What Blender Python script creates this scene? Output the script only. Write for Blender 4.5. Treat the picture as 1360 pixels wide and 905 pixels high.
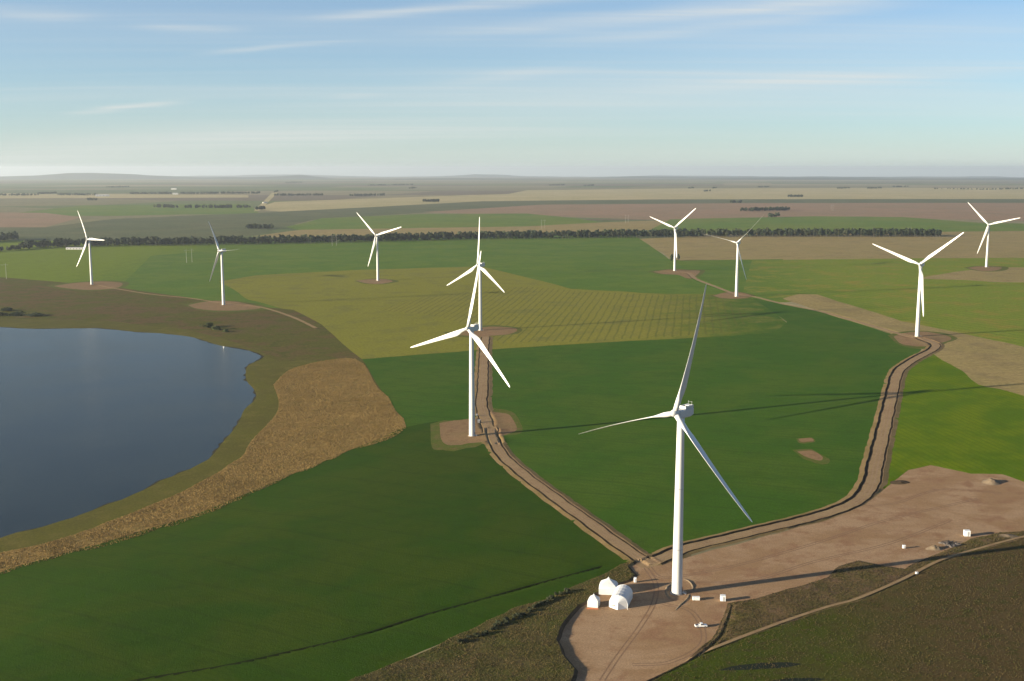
import bpy, bmesh, math, random
import numpy as np
from mathutils import Vector, Matrix, noise
from mathutils.geometry import delaunay_2d_cdt

for o in list(bpy.data.objects): bpy.data.objects.remove(o)
scene = bpy.context.scene
COL = scene.collection
random.seed(7); RNG = np.random.default_rng(7)

# ------------------------------------------------------------------ camera
F, CX, CY, Y0, H = 1500.0, 680.0, 452.5, 224.0, 182.0     # focal length in photo pixels, eye height in metres
PITCH = math.atan((CY - Y0) / F)
cam_d = bpy.data.cameras.new('camera'); cam = bpy.data.objects.new('camera', cam_d); COL.objects.link(cam)
cam.location = (0, 0, H); cam.rotation_euler = (math.pi/2 - PITCH, 0, 0)
cam_d.sensor_fit = 'HORIZONTAL'; cam_d.sensor_width = 36.0; cam_d.lens = 36.0 * F / 1360.0
cam_d.clip_start = 1.0; cam_d.clip_end = 200000.0
scene.camera = cam

# ------------------------------------------------------------------ sun and sky
SUN_EL = math.radians(10.2)
SX, SY = -0.958, -0.287                                     # horizontal direction towards the sun
sun_d = bpy.data.lights.new('sun', 'SUN'); sun_d.energy = 5.0; sun_d.angle = math.radians(0.53); sun_d.color = (1.0, 0.87, 0.66)
sun = bpy.data.objects.new('sun', sun_d); COL.objects.link(sun); sun.location = (-200, -60, 400)
sdir = Vector((SX*math.cos(SUN_EL), SY*math.cos(SUN_EL), math.sin(SUN_EL)))
sun.rotation_euler = sdir.to_track_quat('Z', 'Y').to_euler()

world = bpy.data.worlds.new('World'); scene.world = world; world.use_nodes = True
CLOC = [(3.79, 7.22, 0), (-8.7, 7.96, 0), (5.78, -7.98, 0), (5.51, 5.48, 0)]
STREAKS = [(400,28,760,0,6,.75), (610,43,1250,-10,10,.70), (755,54,1160,12,8,.55), (-90,216,780,150,20,.55), (540,140,1440,84,30,.45), (850,120,1440,86,8,.6), (900,60,1440,30,14,.25),
           (105,152,240,133,4,.7), (185,36,315,45,6,.5), (-20,14,125,24,8,.45), (250,75,480,54,3,.4), (445,131,495,125,4,.4), (560,118,780,86,9,.35), (200,190,900,170,12,.25)]
def build_world():
    nt = world.node_tree; nt.nodes.clear(); N = nt.nodes.new; L = nt.links.new
    out = N('ShaderNodeOutputWorld'); bg = N('ShaderNodeBackground'); bg.inputs[1].default_value = 0.058
    sky = N('ShaderNodeTexSky'); sky.sky_type = 'NISHITA'; sky.sun_disc = False
    sky.sun_elevation = SUN_EL; sky.sun_rotation = math.atan2(SX, SY) % (2*math.pi)
    sky.altitude = 180; sky.air_density = 0.85; sky.dust_density = 0.0; sky.ozone_density = 4.0
    tc = N('ShaderNodeTexCoord'); sep = N('ShaderNodeSeparateXYZ'); L(tc.outputs['Generated'], sep.inputs[0])
    def M(op, a, b=None, c=None):
        n = N('ShaderNodeMath'); n.operation = op
        for i, v in enumerate((a, b, c)):
            if v is None: continue
            if isinstance(v, (int, float)): n.inputs[i].default_value = v
            else: L(v, n.inputs[i])
        return n.outputs[0]
    # cirrus sheet: project the view direction on a high flat layer
    zz = M('ADD', M('MAXIMUM', sep.outputs[2], 0.0), 0.035)
    px = M('DIVIDE', sep.outputs[0], zz); py = M('DIVIDE', sep.outputs[1], zz)
    comb = N('ShaderNodeCombineXYZ'); L(px, comb.inputs[0]); L(py, comb.inputs[1])
    def layer(rot, sc, loc, scale, detail, rough, dist, lo, hi):
        mp = N('ShaderNodeMapping'); mp.inputs['Rotation'].default_value = (0, 0, rot)
        mp.inputs['Scale'].default_value = sc; mp.inputs['Location'].default_value = loc
        L(comb.outputs[0], mp.inputs[0])
        nz = N('ShaderNodeTexNoise'); nz.inputs['Scale'].default_value = scale; nz.inputs['Detail'].default_value = detail
        nz.inputs['Roughness'].default_value = rough; nz.inputs['Distortion'].default_value = dist
        L(mp.outputs[0], nz.inputs['Vector'])
        mr = N('ShaderNodeMapRange'); mr.interpolation_type = 'SMOOTHSTEP'
        mr.inputs['From Min'].default_value = lo; mr.inputs['From Max'].default_value = hi
        L(nz.outputs['Fac'], mr.inputs[0]); return mr.outputs[0]
    big = layer(math.radians(36), (0.030, 0.110, 1), CLOC[0], 1.0, 4, 0.55, 0.4, 0.40, 0.60)      # wide sheets
    mid = layer(math.radians(34), (0.05, 0.34, 1), CLOC[1], 1.0, 6, 0.62, 0.5, 0.42, 0.70)       # long bands
    fib = layer(math.radians(31), (0.12, 1.5, 1), CLOC[2], 1.0, 7, 0.70, 0.9, 0.36, 0.74)        # fibres
    wsp = layer(math.radians(30), (0.20, 0.95, 1), CLOC[3], 1.0, 6, 0.60, 0.6, 0.57, 0.74)       # loose wisps
    dens = M('MULTIPLY', big, M('ADD', 0.16, M('MULTIPLY', mid, M('ADD', 0.55, M('MULTIPLY', fib, 0.45)))))
    dens = M('MAXIMUM', dens, M('MULTIPLY', wsp, M('ADD', 0.25, M('MULTIPLY', fib, 0.5))))
    # thin veil over the whole sky: the flatter the view the longer its path through it
    veil = M('SUBTRACT', 1.0, M('EXPONENT', M('DIVIDE', -0.032, M('ADD', M('MAXIMUM', sep.outputs[2], 0.0), 0.02))))
    dens = M('MULTIPLY', dens, 0.32)
    # the larger cirrus streaks, each a soft stroke on the same high layer
    nzv = N('ShaderNodeTexNoise'); nzv.inputs['Scale'].default_value = 0.55; nzv.inputs['Detail'].default_value = 4; L(comb.outputs[0], nzv.inputs['Vector'])
    wob = N('ShaderNodeVectorMath'); wob.operation = 'MULTIPLY_ADD'; L(nzv.outputs['Color'], wob.inputs[0]); wob.inputs[1].default_value = (.9, .5, 0); L(comb.outputs[0], wob.inputs[2])
    sw = N('ShaderNodeSeparateXYZ'); L(wob.outputs[0], sw.inputs[0])
    def plane(px_, py_):
        a_ = (px_-CX)/F; b_ = -(py_-CY)/F; d = Vector((a_, math.cos(PITCH)+b_*math.sin(PITCH), -math.sin(PITCH)+b_*math.cos(PITCH))).normalized()
        k = max(d.z, 0)+0.035; return Vector((d.x/k+.45, d.y/k+.25))
    for (x0, y0_, x1, y1_, hw, st) in STREAKS:
        p0, p1 = plane(x0, y0_), plane(x1, y1_); xm, ym = (x0+x1)/2, (y0_+y1_)/2
        t = p1-p0; ln = t.length; t /= ln; n = Vector((-t.y, t.x)); c_ = (p0+p1)/2
        wd = abs((plane(xm, ym-hw)-plane(xm, ym+hw)).dot(n))/2
        ax = M('SUBTRACT', sw.outputs[0], c_.x); ay = M('SUBTRACT', sw.outputs[1], c_.y)
        u = M('DIVIDE', M('ADD', M('MULTIPLY', ax, t.x), M('MULTIPLY', ay, t.y)), ln*.5)
        v = M('DIVIDE', M('ADD', M('MULTIPLY', ax, n.x), M('MULTIPLY', ay, n.y)), wd)
        e = M('EXPONENT', M('MULTIPLY', M('ADD', M('MULTIPLY', M('POWER', M('ABSOLUTE', u), 3.0), 1.2), M('MULTIPLY', v, v)), -1.0))
        e = M('MULTIPLY', e, M('MULTIPLY', M('ADD', 0.40, M('MULTIPLY', fib, 0.75)), st))
        dens = M('SUBTRACT', M('ADD', dens, e), M('MULTIPLY', dens, e))
    dens = M('MINIMUM', dens, 0.85)
    mv = N('ShaderNodeMix'); mv.data_type = 'RGBA'; L(veil, mv.inputs[0]); L(sky.outputs[0], mv.inputs[6]); mv.inputs[7].default_value = (3.4, 3.9, 3.8, 1)
    mix = N('ShaderNodeMix'); mix.data_type = 'RGBA'; L(dens, mix.inputs[0])
    L(mv.outputs[2], mix.inputs[6]); mix.inputs[7].default_value = (4.3, 4.4, 4.25, 1)
    L(mix.outputs[2], bg.inputs[0]); L(bg.outputs[0], out.inputs[0])
build_world()

vs = scene.view_settings
scene.display_settings.display_device = 'sRGB'
vs.view_transform = 'Standard'; vs.look = 'None'; vs.exposure = 1.62; vs.gamma = 1.0; vs.use_curve_mapping = False
scene.render.engine = 'CYCLES'

# ------------------------------------------------------------------ helpers
def tag(o, label=None, cat=None, group=None, kind=None):
    if label: o['label'] = label
    if cat: o['category'] = cat
    if group: o['group'] = group
    if kind: o['kind'] = kind
    return o
def link(name, me, mats=(), parent=None, smooth=False):
    o = bpy.data.objects.new(name, me); COL.objects.link(o)
    if me is not None:
        for m in (mats if isinstance(mats, (list, tuple)) else [mats]):
            me.materials.append(m)
        if smooth: me.polygons.foreach_set('use_smooth', [True]*len(me.polygons))
    if parent is not None: o.parent = parent
    return o
def empty(name, loc, rz=0):
    o = bpy.data.objects.new(name, None); COL.objects.link(o); o.location = loc; o.rotation_euler = (0, 0, rz); o.empty_display_size = 0.5
    return o
def from_bm(name, bm):
    bmesh.ops.recalc_face_normals(bm, faces=bm.faces)
    me = bpy.data.meshes.new(name); bm.to_mesh(me); bm.free(); return me
def copy_tree(o, parent=None):
    c = o.copy(); COL.objects.link(c); c.parent = parent
    for ch in o.children: copy_tree(ch, c)
    return c
def bm_box(bm, c, s, rz=0.0, taper=1.0, bevel=0.0):
    m = Matrix.Translation(c) @ Matrix.Rotation(rz, 4, 'Z')
    vs_ = []
    for dz, t in ((-.5, 1), (.5, taper)):
        for dx, dy in ((-.5, -.5), (.5, -.5), (.5, .5), (-.5, .5)):
            vs_.append(bm.verts.new(m @ Vector((dx*s[0]*t, dy*s[1]*t, dz*s[2]))))
    fs = [(0,3,2,1),(4,5,6,7),(0,1,5,4),(1,2,6,5),(2,3,7,6),(3,0,4,7)]
    faces = [bm.faces.new([vs_[i] for i in f]) for f in fs]
    if bevel > 0:
        ed = list({e for f in faces for e in f.edges})
        bmesh.ops.bevel(bm, geom=ed, offset=bevel, segments=2, affect='EDGES', profile=0.5)
def bm_tube(bm, rings, seg=16, cap=True):
    """rings: list of (centre, radius_x, radius_y) stacked along z"""
    prev = None
    for c, r in rings:
        ring = [bm.verts.new((c[0]+r*math.cos(2*math.pi*i/seg), c[1]+r*math.sin(2*math.pi*i/seg), c[2])) for i in range(seg)]
        if prev:
            for i in range(seg): bm.faces.new((prev[i], prev[(i+1)%seg], ring[(i+1)%seg], ring[i]))
        elif cap: bm.faces.new(ring[::-1])
        prev = ring
    if cap: bm.faces.new(prev)
def bm_bar(bm, a, b, r, seg=6):
    a, b = Vector(a), Vector(b); q = (b-a).to_track_quat('Z', 'Y').to_matrix()
    rings = []
    for p in (a, b):
        rings.append([bm.verts.new(p + q @ Vector((r*math.cos(2*math.pi*i/seg), r*math.sin(2*math.pi*i/seg), 0))) for i in range(seg)])
    for i in range(seg): bm.faces.new((rings[0][i], rings[0][(i+1)%seg], rings[1][(i+1)%seg], rings[1][i]))
    bm.faces.new(rings[0][::-1]); bm.faces.new(rings[1])

# ------------------------------------------------------------------ materials
def new_mat(name):
    m = bpy.data.materials.new(name); m.use_nodes = True
    nt = m.node_tree; nt.nodes.clear()
    out = nt.nodes.new('ShaderNodeOutputMaterial'); p = nt.nodes.new('ShaderNodeBsdfPrincipled')
    nt.links.new(p.outputs[0], out.inputs[0]); return m, nt, p
def plain(name, col, rough=0.5, var=0.06, scale=0.6, metal=0.0, bump=0.0):
    """painted / solid material with slight dirt variation"""
    m, nt, p = new_mat(name); N = nt.nodes.new; L = nt.links.new
    tc = N('ShaderNodeTexCoord'); nz = N('ShaderNodeTexNoise'); nz.inputs['Scale'].default_value = scale; nz.inputs['Detail'].default_value = 5
    L(tc.outputs['Object'], nz.inputs['Vector'])
    mx = N('ShaderNodeMix'); mx.data_type = 'RGBA'; L(nz.outputs['Fac'], mx.inputs[0])
    mx.inputs[6].default_value = (*[c*(1-var*1.5) for c in col], 1); mx.inputs[7].default_value = (*[min(1, c*(1+var)) for c in col], 1)
    L(mx.outputs[2], p.inputs['Base Color']); p.inputs['Roughness'].default_value = rough; p.inputs['Metallic'].default_value = metal
    if bump:
        b = N('ShaderNodeBump'); b.inputs['Strength'].default_value = 1; b.inputs['Distance'].default_value = bump
        L(nz.outputs['Fac'], b.inputs['Height']); L(b.outputs[0], p.inputs['Normal'])
    return m
KG = 0.76                                                      # all land colours below are scaled to real reflectance
ADJ = {'far_land': (1.22, 1.25, 1.25), 'far_dull': (1.2, 1.2, 1.15), 'hill_grass': (1.1, 1.2, 1.3),
       'green_near': (0.635, 0.79, 0.343),
       'green_crop': (0.667, 0.838, 0.539),
       'olive_band': (1.081, 1.008, 0.784),
       'olive_rows': (1.081, 1.008, 0.784),
       'green_deep': (1.08, 1.089, 0.717),
       'dirt': (0.996, 0.904, 0.756),
       'reed_ground': (1.046, 0.977, 0.797),
       'tussock': (0.704, 0.683, 0.484),
       'tan_field': (1.093, 1.074, 0.728),
       'green_bright': (1.003, 0.942, 0.242),
       'scrub_ground': (0.997, 0.973, 0.836),
       'weeds': (0.957, 0.862, 0.824),
       'gravel': (0.864, 0.809, 0.66),
       'marsh': (0.711, 0.673, 0.43),
       'ploughed': (1.589, 1.551, 1.214),
       'green_light': (0.871, 0.98, 0.441),
       'olive_right': (1.61, 1.371, 0.703),
       'dirt_fresh': (0.94, 0.913, 0.706),
       'shore': (0.74, 0.835, 0.483),
       'far_green': (1.44, 1.203, 0.751),
       'pale_stubble': (1.278, 1.309, 1.133),
       'reed_straw': (0.951, 0.872, 0.693),
       'weed_stalks': (0.957, 0.862, 0.824),
       'scrub_leaves': (0.95, 0.825, 0.76),
       'tussock_grass': (0.64, 0.621, 0.421),
       'berm': (0.8, 0.749, 0.611),
       'ditch': (0.9, 0.85, 0.8),
       'worn_grass': (0.85, 0.85, 0.7),
       'tyre_mark': (0.9, 0.8, 0.75), 'wheel_track': (0.85, 0.78, 0.7), 'furrow': (0.559, 0.64, 0.352)}
def KA(name, c): return tuple(v*KG*k for v, k in zip(c, ADJ.get(name, (1, 1, 1))))
def ground_mat(name, c1, c2, c3=None, big=60., mid=9., fine=1.3, rough=0.95, bump=0.15, rows=None, patch=0.5, grad=None, tracks=None, spots=None, cells=None):
    """natural ground: c1-c2 patches (big scale), fine mottling, optional rows (angle, period, colour, strength, sharp)"""
    c1, c2, c3 = [KA(name, c) if c else None for c in (c1, c2, c3)]
    if rows: rows = (rows[0], rows[1], KA(name, rows[2]), rows[3], rows[4])
    if tracks: tracks = (tracks[0], tracks[1], KA(name, tracks[2]), tracks[3], tracks[4])
    if cells: cells = (cells[0], cells[1], [KA(name, c) for c in cells[2]])
    m, nt, p = new_mat(name); N = nt.nodes.new; L = nt.links.new
    geo = N('ShaderNodeNewGeometry')
    def noi(scale, detail=5, rough_=0.55, vec=None, dist=0.0):
        n = N('ShaderNodeTexNoise'); n.inputs['Scale'].default_value = scale; n.inputs['Detail'].default_value = detail
        n.inputs['Roughness'].default_value = rough_; n.inputs['Distortion'].default_value = dist
        L(vec or geo.outputs['Position'], n.inputs['Vector']); return n.outputs['Fac']
    def mr(v, lo, hi, smooth=True, to=(0, 1)):
        n = N('ShaderNodeMapRange'); n.inputs['From Min'].default_value = lo; n.inputs['From Max'].default_value = hi
        n.inputs['To Min'].default_value, n.inputs['To Max'].default_value = to
        if smooth: n.interpolation_type = 'SMOOTHSTEP'
        L(v, n.inputs[0]); return n.outputs[0]
    def mixc(f, a, b):
        n = N('ShaderNodeMix'); n.data_type = 'RGBA'
        if isinstance(f, float): n.inputs[0].default_value = f
        else: L(f, n.inputs[0])
        for k, v in ((6, a), (7, b)):
            if isinstance(v, tuple): n.inputs[k].default_value = (*v, 1)
            else: L(v, n.inputs[k])
        return n.outputs[2]
    def math_(op, a, b):
        n = N('ShaderNodeMath'); n.operation = op
        for i, v in enumerate((a, b)):
            if isinstance(v, (int, float)): n.inputs[i].default_value = v
            else: L(v, n.inputs[i])
        return n.outputs[0]
    nb = noi(1/big, 5, 0.6, dist=0.6)
    fac = mr(nb, 0.5-0.22*(0.4+patch), 0.5+0.22*(0.4+patch)) if patch else mr(nb, .3, .7)
    if grad:                                                    # (dx, dy, offset, span): one plant cover gives way to another
        sp = N('ShaderNodeSeparateXYZ'); L(geo.outputs['Position'], sp.inputs[0])
        g = math_('ADD', math_('MULTIPLY', sp.outputs[0], grad[0]), math_('MULTIPLY', sp.outputs[1], grad[1]))
        g = math_('ADD', g, math_('MULTIPLY', math_('SUBTRACT', noi(1/25., 6, .65), .5), grad[4] if len(grad) > 4 else 110.))
        fac = mr(g, grad[2], grad[3])
    col = mixc(fac, c1, c2)
    if cells:                                                   # patchwork of far fields: (length across, depth, colours)
        mp = N('ShaderNodeMapping'); mp.inputs['Scale'].default_value = (1/cells[0], 1/cells[1], 0); mp.inputs['Rotation'].default_value = (0, 0, .12); L(geo.outputs['Position'], mp.inputs[0])
        vo = N('ShaderNodeTexVoronoi'); vo.distance = 'CHEBYCHEV'; vo.inputs['Scale'].default_value = 1.0; vo.inputs['Randomness'].default_value = .8; L(mp.outputs[0], vo.inputs['Vector'])
        sp2 = N('ShaderNodeSeparateColor'); L(vo.outputs['Color'], sp2.inputs[0])
        rp = N('ShaderNodeValToRGB'); rp.color_ramp.interpolation = 'CONSTANT'; el = rp.color_ramp.elements
        while len(el) < len(cells[2]): el.new(.5)
        for i_, c_ in enumerate(cells[2]): el[i_].position = i_/len(cells[2]); el[i_].color = (*c_, 1)
        L(sp2.outputs[0], rp.inputs[0]); col = mixc(.8, col, rp.outputs[0])
    nm = noi(1/mid, 6, 0.62)
    if c3: col = mixc(mr(nm, 0.48, 0.68), col, c3)
    else:
        dk = mixc(0.5, c1, (0.0, 0.0, 0.0)); col = mixc(mr(nm, 0.42, 0.75, to=(0, .30)), col, dk)
    nf = noi(1/fine, 4, 0.7)
    val = mr(nf, 0.25, 0.75, False, to=(0.68, 1.3))
    hsv = N('ShaderNodeHueSaturation'); L(val, hsv.inputs['Value']); L(col, hsv.inputs['Color']); col = hsv.outputs[0]
    height = nf
    for rw in ([rows] if rows else []) + ([tracks] if tracks else []):
        ang, per, rc, st, sharp = rw
        mp = N('ShaderNodeMapping'); mp.inputs['Rotation'].default_value = (0, 0, ang); L(geo.outputs['Position'], mp.inputs[0])
        ds = N('ShaderNodeVectorMath'); ds.operation = 'ADD'; L(mp.outputs[0], ds.inputs[0])
        nd = N('ShaderNodeTexNoise'); nd.inputs['Scale'].default_value = 1/45.; nd.inputs['Detail'].default_value = 3; L(geo.outputs['Position'], nd.inputs['Vector'])
        sc = N('ShaderNodeVectorMath'); sc.operation = 'SCALE'; sc.inputs['Scale'].default_value = per*0.5; L(nd.outputs['Color'], sc.inputs[0]); L(sc.outputs[0], ds.inputs[1])
        sx = N('ShaderNodeSeparateXYZ'); L(ds.outputs[0], sx.inputs[0])
        s = math_('SINE', math_('MULTIPLY', sx.outputs[0], 2*math.pi/per), 0)
        st_n = math_('MULTIPLY', mr(s, 1-2*sharp, 1.0), mr(noi(1/30., 5, .7), .35, .62, to=(0.6*st, st)))
        col = mixc(st_n, col, rc)
    if spots:
        sc_, thr, scol = spots
        col = mixc(mr(noi(1/sc_, 4, .7, dist=.8), thr, thr+.06), col, scol)
    L(col, p.inputs['Base Color']); p.inputs['Roughness'].default_value = rough; p.inputs['Specular IOR Level'].default_value = 0.03
    if bump:
        b = N('ShaderNodeBump'); b.inputs['Strength'].default_value = 1.0; b.inputs['Distance'].default_value = bump
        L(height, b.inputs['Height']); L(b.outputs[0], p.inputs['Normal'])
    return m
def island_mat(name, cols, rough=0.9, transl=0.0, posvar=None):
    """loose plant pieces: each piece takes its own shade of the plant's colours"""
    m, nt, p = new_mat(name); N = nt.nodes.new; L = nt.links.new
    g = N('ShaderNodeNewGeometry'); r = N('ShaderNodeValToRGB'); r.color_ramp.interpolation = 'LINEAR'
    el = r.color_ramp.elements
    while len(el) < len(cols): el.new(0.5)
    for i, c in enumerate(cols): el[i].position = i/(len(cols)-1); el[i].color = (*KA(name, c), 1)
    src = g.outputs['Random Per Island']
    if posvar:
        nz = N('ShaderNodeTexNoise'); nz.inputs['Scale'].default_value = 1/posvar; nz.inputs['Detail'].default_value = 4; L(g.outputs['Position'], nz.inputs['Vector'])
        mx = N('ShaderNodeMath'); mx.operation = 'MULTIPLY_ADD'; L(nz.outputs['Fac'], mx.inputs[0]); mx.inputs[1].default_value = 1.6; mx.inputs[2].default_value = -0.8
        ad = N('ShaderNodeMath'); ad.operation = 'ADD'; ad.use_clamp = True; L(src, ad.inputs[0]); L(mx.outputs[0], ad.inputs[1]); src = ad.outputs[0]
    L(src, r.inputs[0]); L(r.outputs[0], p.inputs['Base Color'])
    p.inputs['Roughness'].default_value = rough; p.inputs['Specular IOR Level'].default_value = 0.2
    return m

# ------------------------------------------------------------------ terrain
Cc, Sc = math.cos(PITCH), math.sin(PITCH)
RE = 7.4e6                                                     # effective earth radius
CTRL = np.array([  # x, y, z of the rolling land
 (73,475,-1.5), (-29,819,-13.5), (-40,1413,-18), (441,1215,0.5), (890,2115,-2), (343,1715,-9), (295,2040,-3), (-238,2000,-15), (-430,1680,-20), (-769,2062,-27),
 (-300,700,-19), (-250,1000,-21), (-500,900,-21), (-650,600,-18), (-200,420,-8), (200,380,0), (420,700,2), (700,1000,3), (0,250,-2), (-300,250,-8), (400,300,3),
 (1400,1500,2), (-1400,1600,-27), (0,2900,-14), (-900,2900,-22), (900,2950,-8)], float)
def z_base(x, y):
    x = np.asarray(x, float); y = np.asarray(y, float)
    num = np.zeros(np.broadcast(x, y).shape); den = np.zeros_like(num)
    for cx_, cy_, cz in CTRL:
        s = 150 + 0.11*max(0, cy_)
        w = np.exp(-((x-cx_)**2 + (y-cy_)**2) / (2*s*s)) + 1e-9
        num += w*cz; den += w
    far = np.clip((np.hypot(x, y)-2800)/2500, 0, 1); far = far*far*(3-2*far)
    z = num/den
    return z*(1-far) - 12*far - (x*x+y*y)/(2*RE)
def px_ray(px, py):
    a = (np.asarray(px, float)-CX)/F; b = -(np.asarray(py, float)-CY)/F
    vy = Cc + b*Sc; return a/vy, (-Sc + b*Cc)/vy             # dx, dz per metre of y
def ground_at(px, py, zf=z_base):
    """photo pixel -> point on the land"""
    dx, dz = px_ray(px, py)
    lo = np.full(np.shape(dx), 120.0); hi = np.full(np.shape(dx), 48000.0)
    for _ in range(60):
        mid = (lo*hi)**0.5
        above = (H + dz*mid) > zf(dx*mid, mid)
        lo = np.where(above, mid, lo); hi = np.where(above, hi, mid)
    return np.stack([dx*lo, lo], -1)
def W(pts):
    p = np.array(pts, float); return ground_at(p[:, 0], p[:, 1])

LAKE_Z = -20.0
lake_px = [(-420,446),(-200,430),(-30,432),(0,434),(60,437),(130,436),(180,441),(225,444),(255,448),(285,457),(320,463),(352,474),(330,486),(328,505),(338,518),(340,530),
           (325,545),(318,560),(300,585),(275,610),(240,628),(200,645),(160,663),(110,683),(60,700),(0,714),(-80,735),(-420,800)]
_p = np.array(lake_px, float); _dx, _dz = px_ray(_p[:, 0], _p[:, 1]); _t = (LAKE_Z-H)/_dz
LAKE = np.stack([_dx*_t, _t], -1)

def resample(poly, closed=True, jit=0.0, step=None, seed=0.0):
    """subdivide a traced line and give it a natural waver"""
    out = []; n = len(poly)
    for i in range(n if closed else n-1):
        a, b = poly[i], poly[(i+1) % n]
        d = np.hypot(*(b-a)); D = max(200., (a[1]+b[1])/2)
        st = step or max(6., D*0.012); k = min(60, max(1, int(d/st)))
        for j in range(k): out.append(a + (b-a)*j/k)
    if not closed: out.append(poly[-1])
    out = np.array(out)
    if jit:
        for q in out:
            s = max(8., q[1]*0.012); v = noise.noise_vector(Vector((q[0]/s, q[1]/s, seed)))
            v2 = noise.noise_vector(Vector((q[0]/(s*3.1), q[1]/(s*3.1), seed+9)))
            q[0] += jit*(v.x+1.3*v2.x); q[1] += jit*(v.y+1.3*v2.y)*1.6
    return out
def smooth_line(pts, n=6):
    """Catmull-Rom through the points"""
    p = np.array(pts, float); P = np.vstack([2*p[0]-p[1], p, 2*p[-1]-p[-2]]); out = []
    for i in range(1, len(P)-2):
        for k in range(n):
            t = k/n
            out.append(0.5*((2*P[i]) + (-P[i-1]+P[i+1])*t + (2*P[i-1]-5*P[i]+4*P[i+1]-P[i+2])*t*t + (-P[i-1]+3*P[i]-3*P[i+1]+P[i+2])*t**3))
    out.append(p[-1]); return np.array(out)
def inside(poly, x, y):
    r = np.zeros(np.shape(x), bool); n = len(poly); j = n-1
    for i in range(n):
        xi, yi = poly[i]; xj, yj = poly[j]
        if yi != yj:
            c = ((yi > y) != (yj > y)) & (x < (xj-xi)*(y-yi)/(yj-yi)+xi); r ^= c
        j = i
    return r
def dist_line(pts, x, y, closed=False):
    """distance to a polyline and the side (+1 left / -1 right)"""
    best = np.full(np.shape(x), 1e12); side = np.zeros(np.shape(x)); n = len(pts)
    for i in range(n if closed else n-1):
        a = pts[i]; b = pts[(i+1) % n]; d = b-a; l2 = d@d
        if l2 < 1e-9: continue
        t = np.clip(((x-a[0])*d[0]+(y-a[1])*d[1])/l2, 0, 1)
        ex = x-(a[0]+t*d[0]); ey = y-(a[1]+t*d[1]); dd = ex*ex+ey*ey
        c = dd < best; best = np.where(c, dd, best); side = np.where(c, np.sign(d[0]*ey-d[1]*ex), side)
    return np.sqrt(best), side
def offset_line(pts, d, closed=False):                          # parallel line d metres to the left
    n = len(pts); out = []
    for i in range(n):
        a = pts[i-1] if (i > 0 or closed) else pts[i]; b = pts[(i+1) % n] if (i < n-1 or closed) else pts[i]
        t = b-a; t = t/max(1e-9, np.hypot(*t)); out.append(pts[i] + d*np.array([-t[1], t[0]]))
    return np.array(out)

LAKE = resample(smooth_line(np.vstack([LAKE, LAKE[:1]]), 3)[:-1], jit=2.2, step=9, seed=2.)

# roads: centre line (photo pixels), half width, ditch on (left, right) as depth, berm height
ROADS = [
 dict(name='gravel_road', px=[(700,634),(655,588),(640,540),(641,520),(642,490),(643,465),(645,448)][1:], hw=4.2, d=(0.2, 0.6), berm=0.25),
 dict(name='gravel_road', px=[(858,748),(848,741),(806,711),(759,677),(711,642),(680,617),(664,600),(655,580),(654,570)], hw=3.4, d=(0.55, 0.6), berm=0.35),
 dict(name='gravel_road', px=[(858,750),(881,741),(913,728),(963,716),(1020,702),(1067,691),(1114,677),(1144,662),(1158,642),(1164,615),(1171,585),(1178,555),(1186,520),(1192,497),(1203,485),(1225,472),(1240,464),(1242,457),(1225,450)], hw=3.8, d=(1.0, 0.5), berm=0.35),
 dict(name='gravel_road', px=[(1215,449),(1195,444),(1165,435),(1140,428),(1090,414),(1040,404),(1000,394),(978,391),(950,381),(925,371),(915,363),(896,361)], hw=3.6, d=(0.3, 0.3), berm=0.15),
 dict(name='farm_track', px=[(130,379),(150,383),(200,391),(250,396),(297,403),(345,408),(385,420),(420,436)], hw=2.4, d=(0.1, 0.1), berm=0.0),
 dict(name='farm_track', px=[(790,960),(850,911),(900,881),(960,856),(1040,826),(1100,806),(1140,795),(1200,769),(1250,744),(1310,726),(1360,713),(1480,686)], hw=0.9, d=(0.25, 0.25), berm=0.0),
 dict(name='pad_ditch', px=[(969,803),(962,826),(951,848),(912,878),(858,905),(818,932)], hw=0.3, d=(0.45, 0.45), berm=0.0, mat='ditch'),
 dict(name='furrow', px=[(60,942),(160,908),(300,884),(400,862),(480,843),(560,818),(640,796),(700,779),(760,763),(800,752)], hw=0.35, d=(0.25, 0.25), berm=0.0, mat='furrow'),
]
def wob(x, y): return 0.20*np.sin(x*.35+y*.21)+0.24*np.sin(x*.11-y*.17+1.)+0.10*np.sin(x*.9+y*.7)
for path in ([(862,752),(880,766),(930,760),(1000,745),(1100,716),(1180,690),(1300,662)], [(858,753),(871,775),(868,800),(850,830),(820,870),(800,900)], [(925,772),(1000,770),(1080,746),(1180,722),(1260,692)], [(880,800),(920,812),(934,850),(892,876),(840,880)], [(1150,672),(1190,668),(1250,650),(1330,655)]):
    w_ = smooth_line(W(path), 8)
    for s_ in (-.95, .95): ROADS.append(dict(name='tyre_mark', w=offset_line(w_, s_), hw=.32, d=(0, 0), berm=0, mat='tyre_mark', on_pad=True))
for r in ROADS:
    if 'w' not in r: r['w'] = smooth_line(W(r['px']), 14 if r['hw'] > 2 else 6)

pad_px = [(850,745),(838,752),(846,764),(838,772),(815,778),(795,788),(772,806),(752,830),(744,850),(752,868),(770,888),(764,905),(735,945),(720,1010),(800,1010),(822,925),(850,905),(905,879),(945,848),(957,830),(966,801),
          (1000,795),(1050,781),(1100,766),(1115,752),(1140,745),(1175,752),(1200,755),(1222,745),(1250,733),(1290,716),(1330,708),(1360,705),(1480,690),(1480,660),(1360,640),(1330,630),(1290,629),(1235,618),(1205,624),(1185,640),(1168,655),(1150,670),(1100,690),(1020,711),(930,735),(880,750),(862,752)]
PAD = resample(W(pad_px), jit=0.7, step=5, seed=5.)

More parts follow.
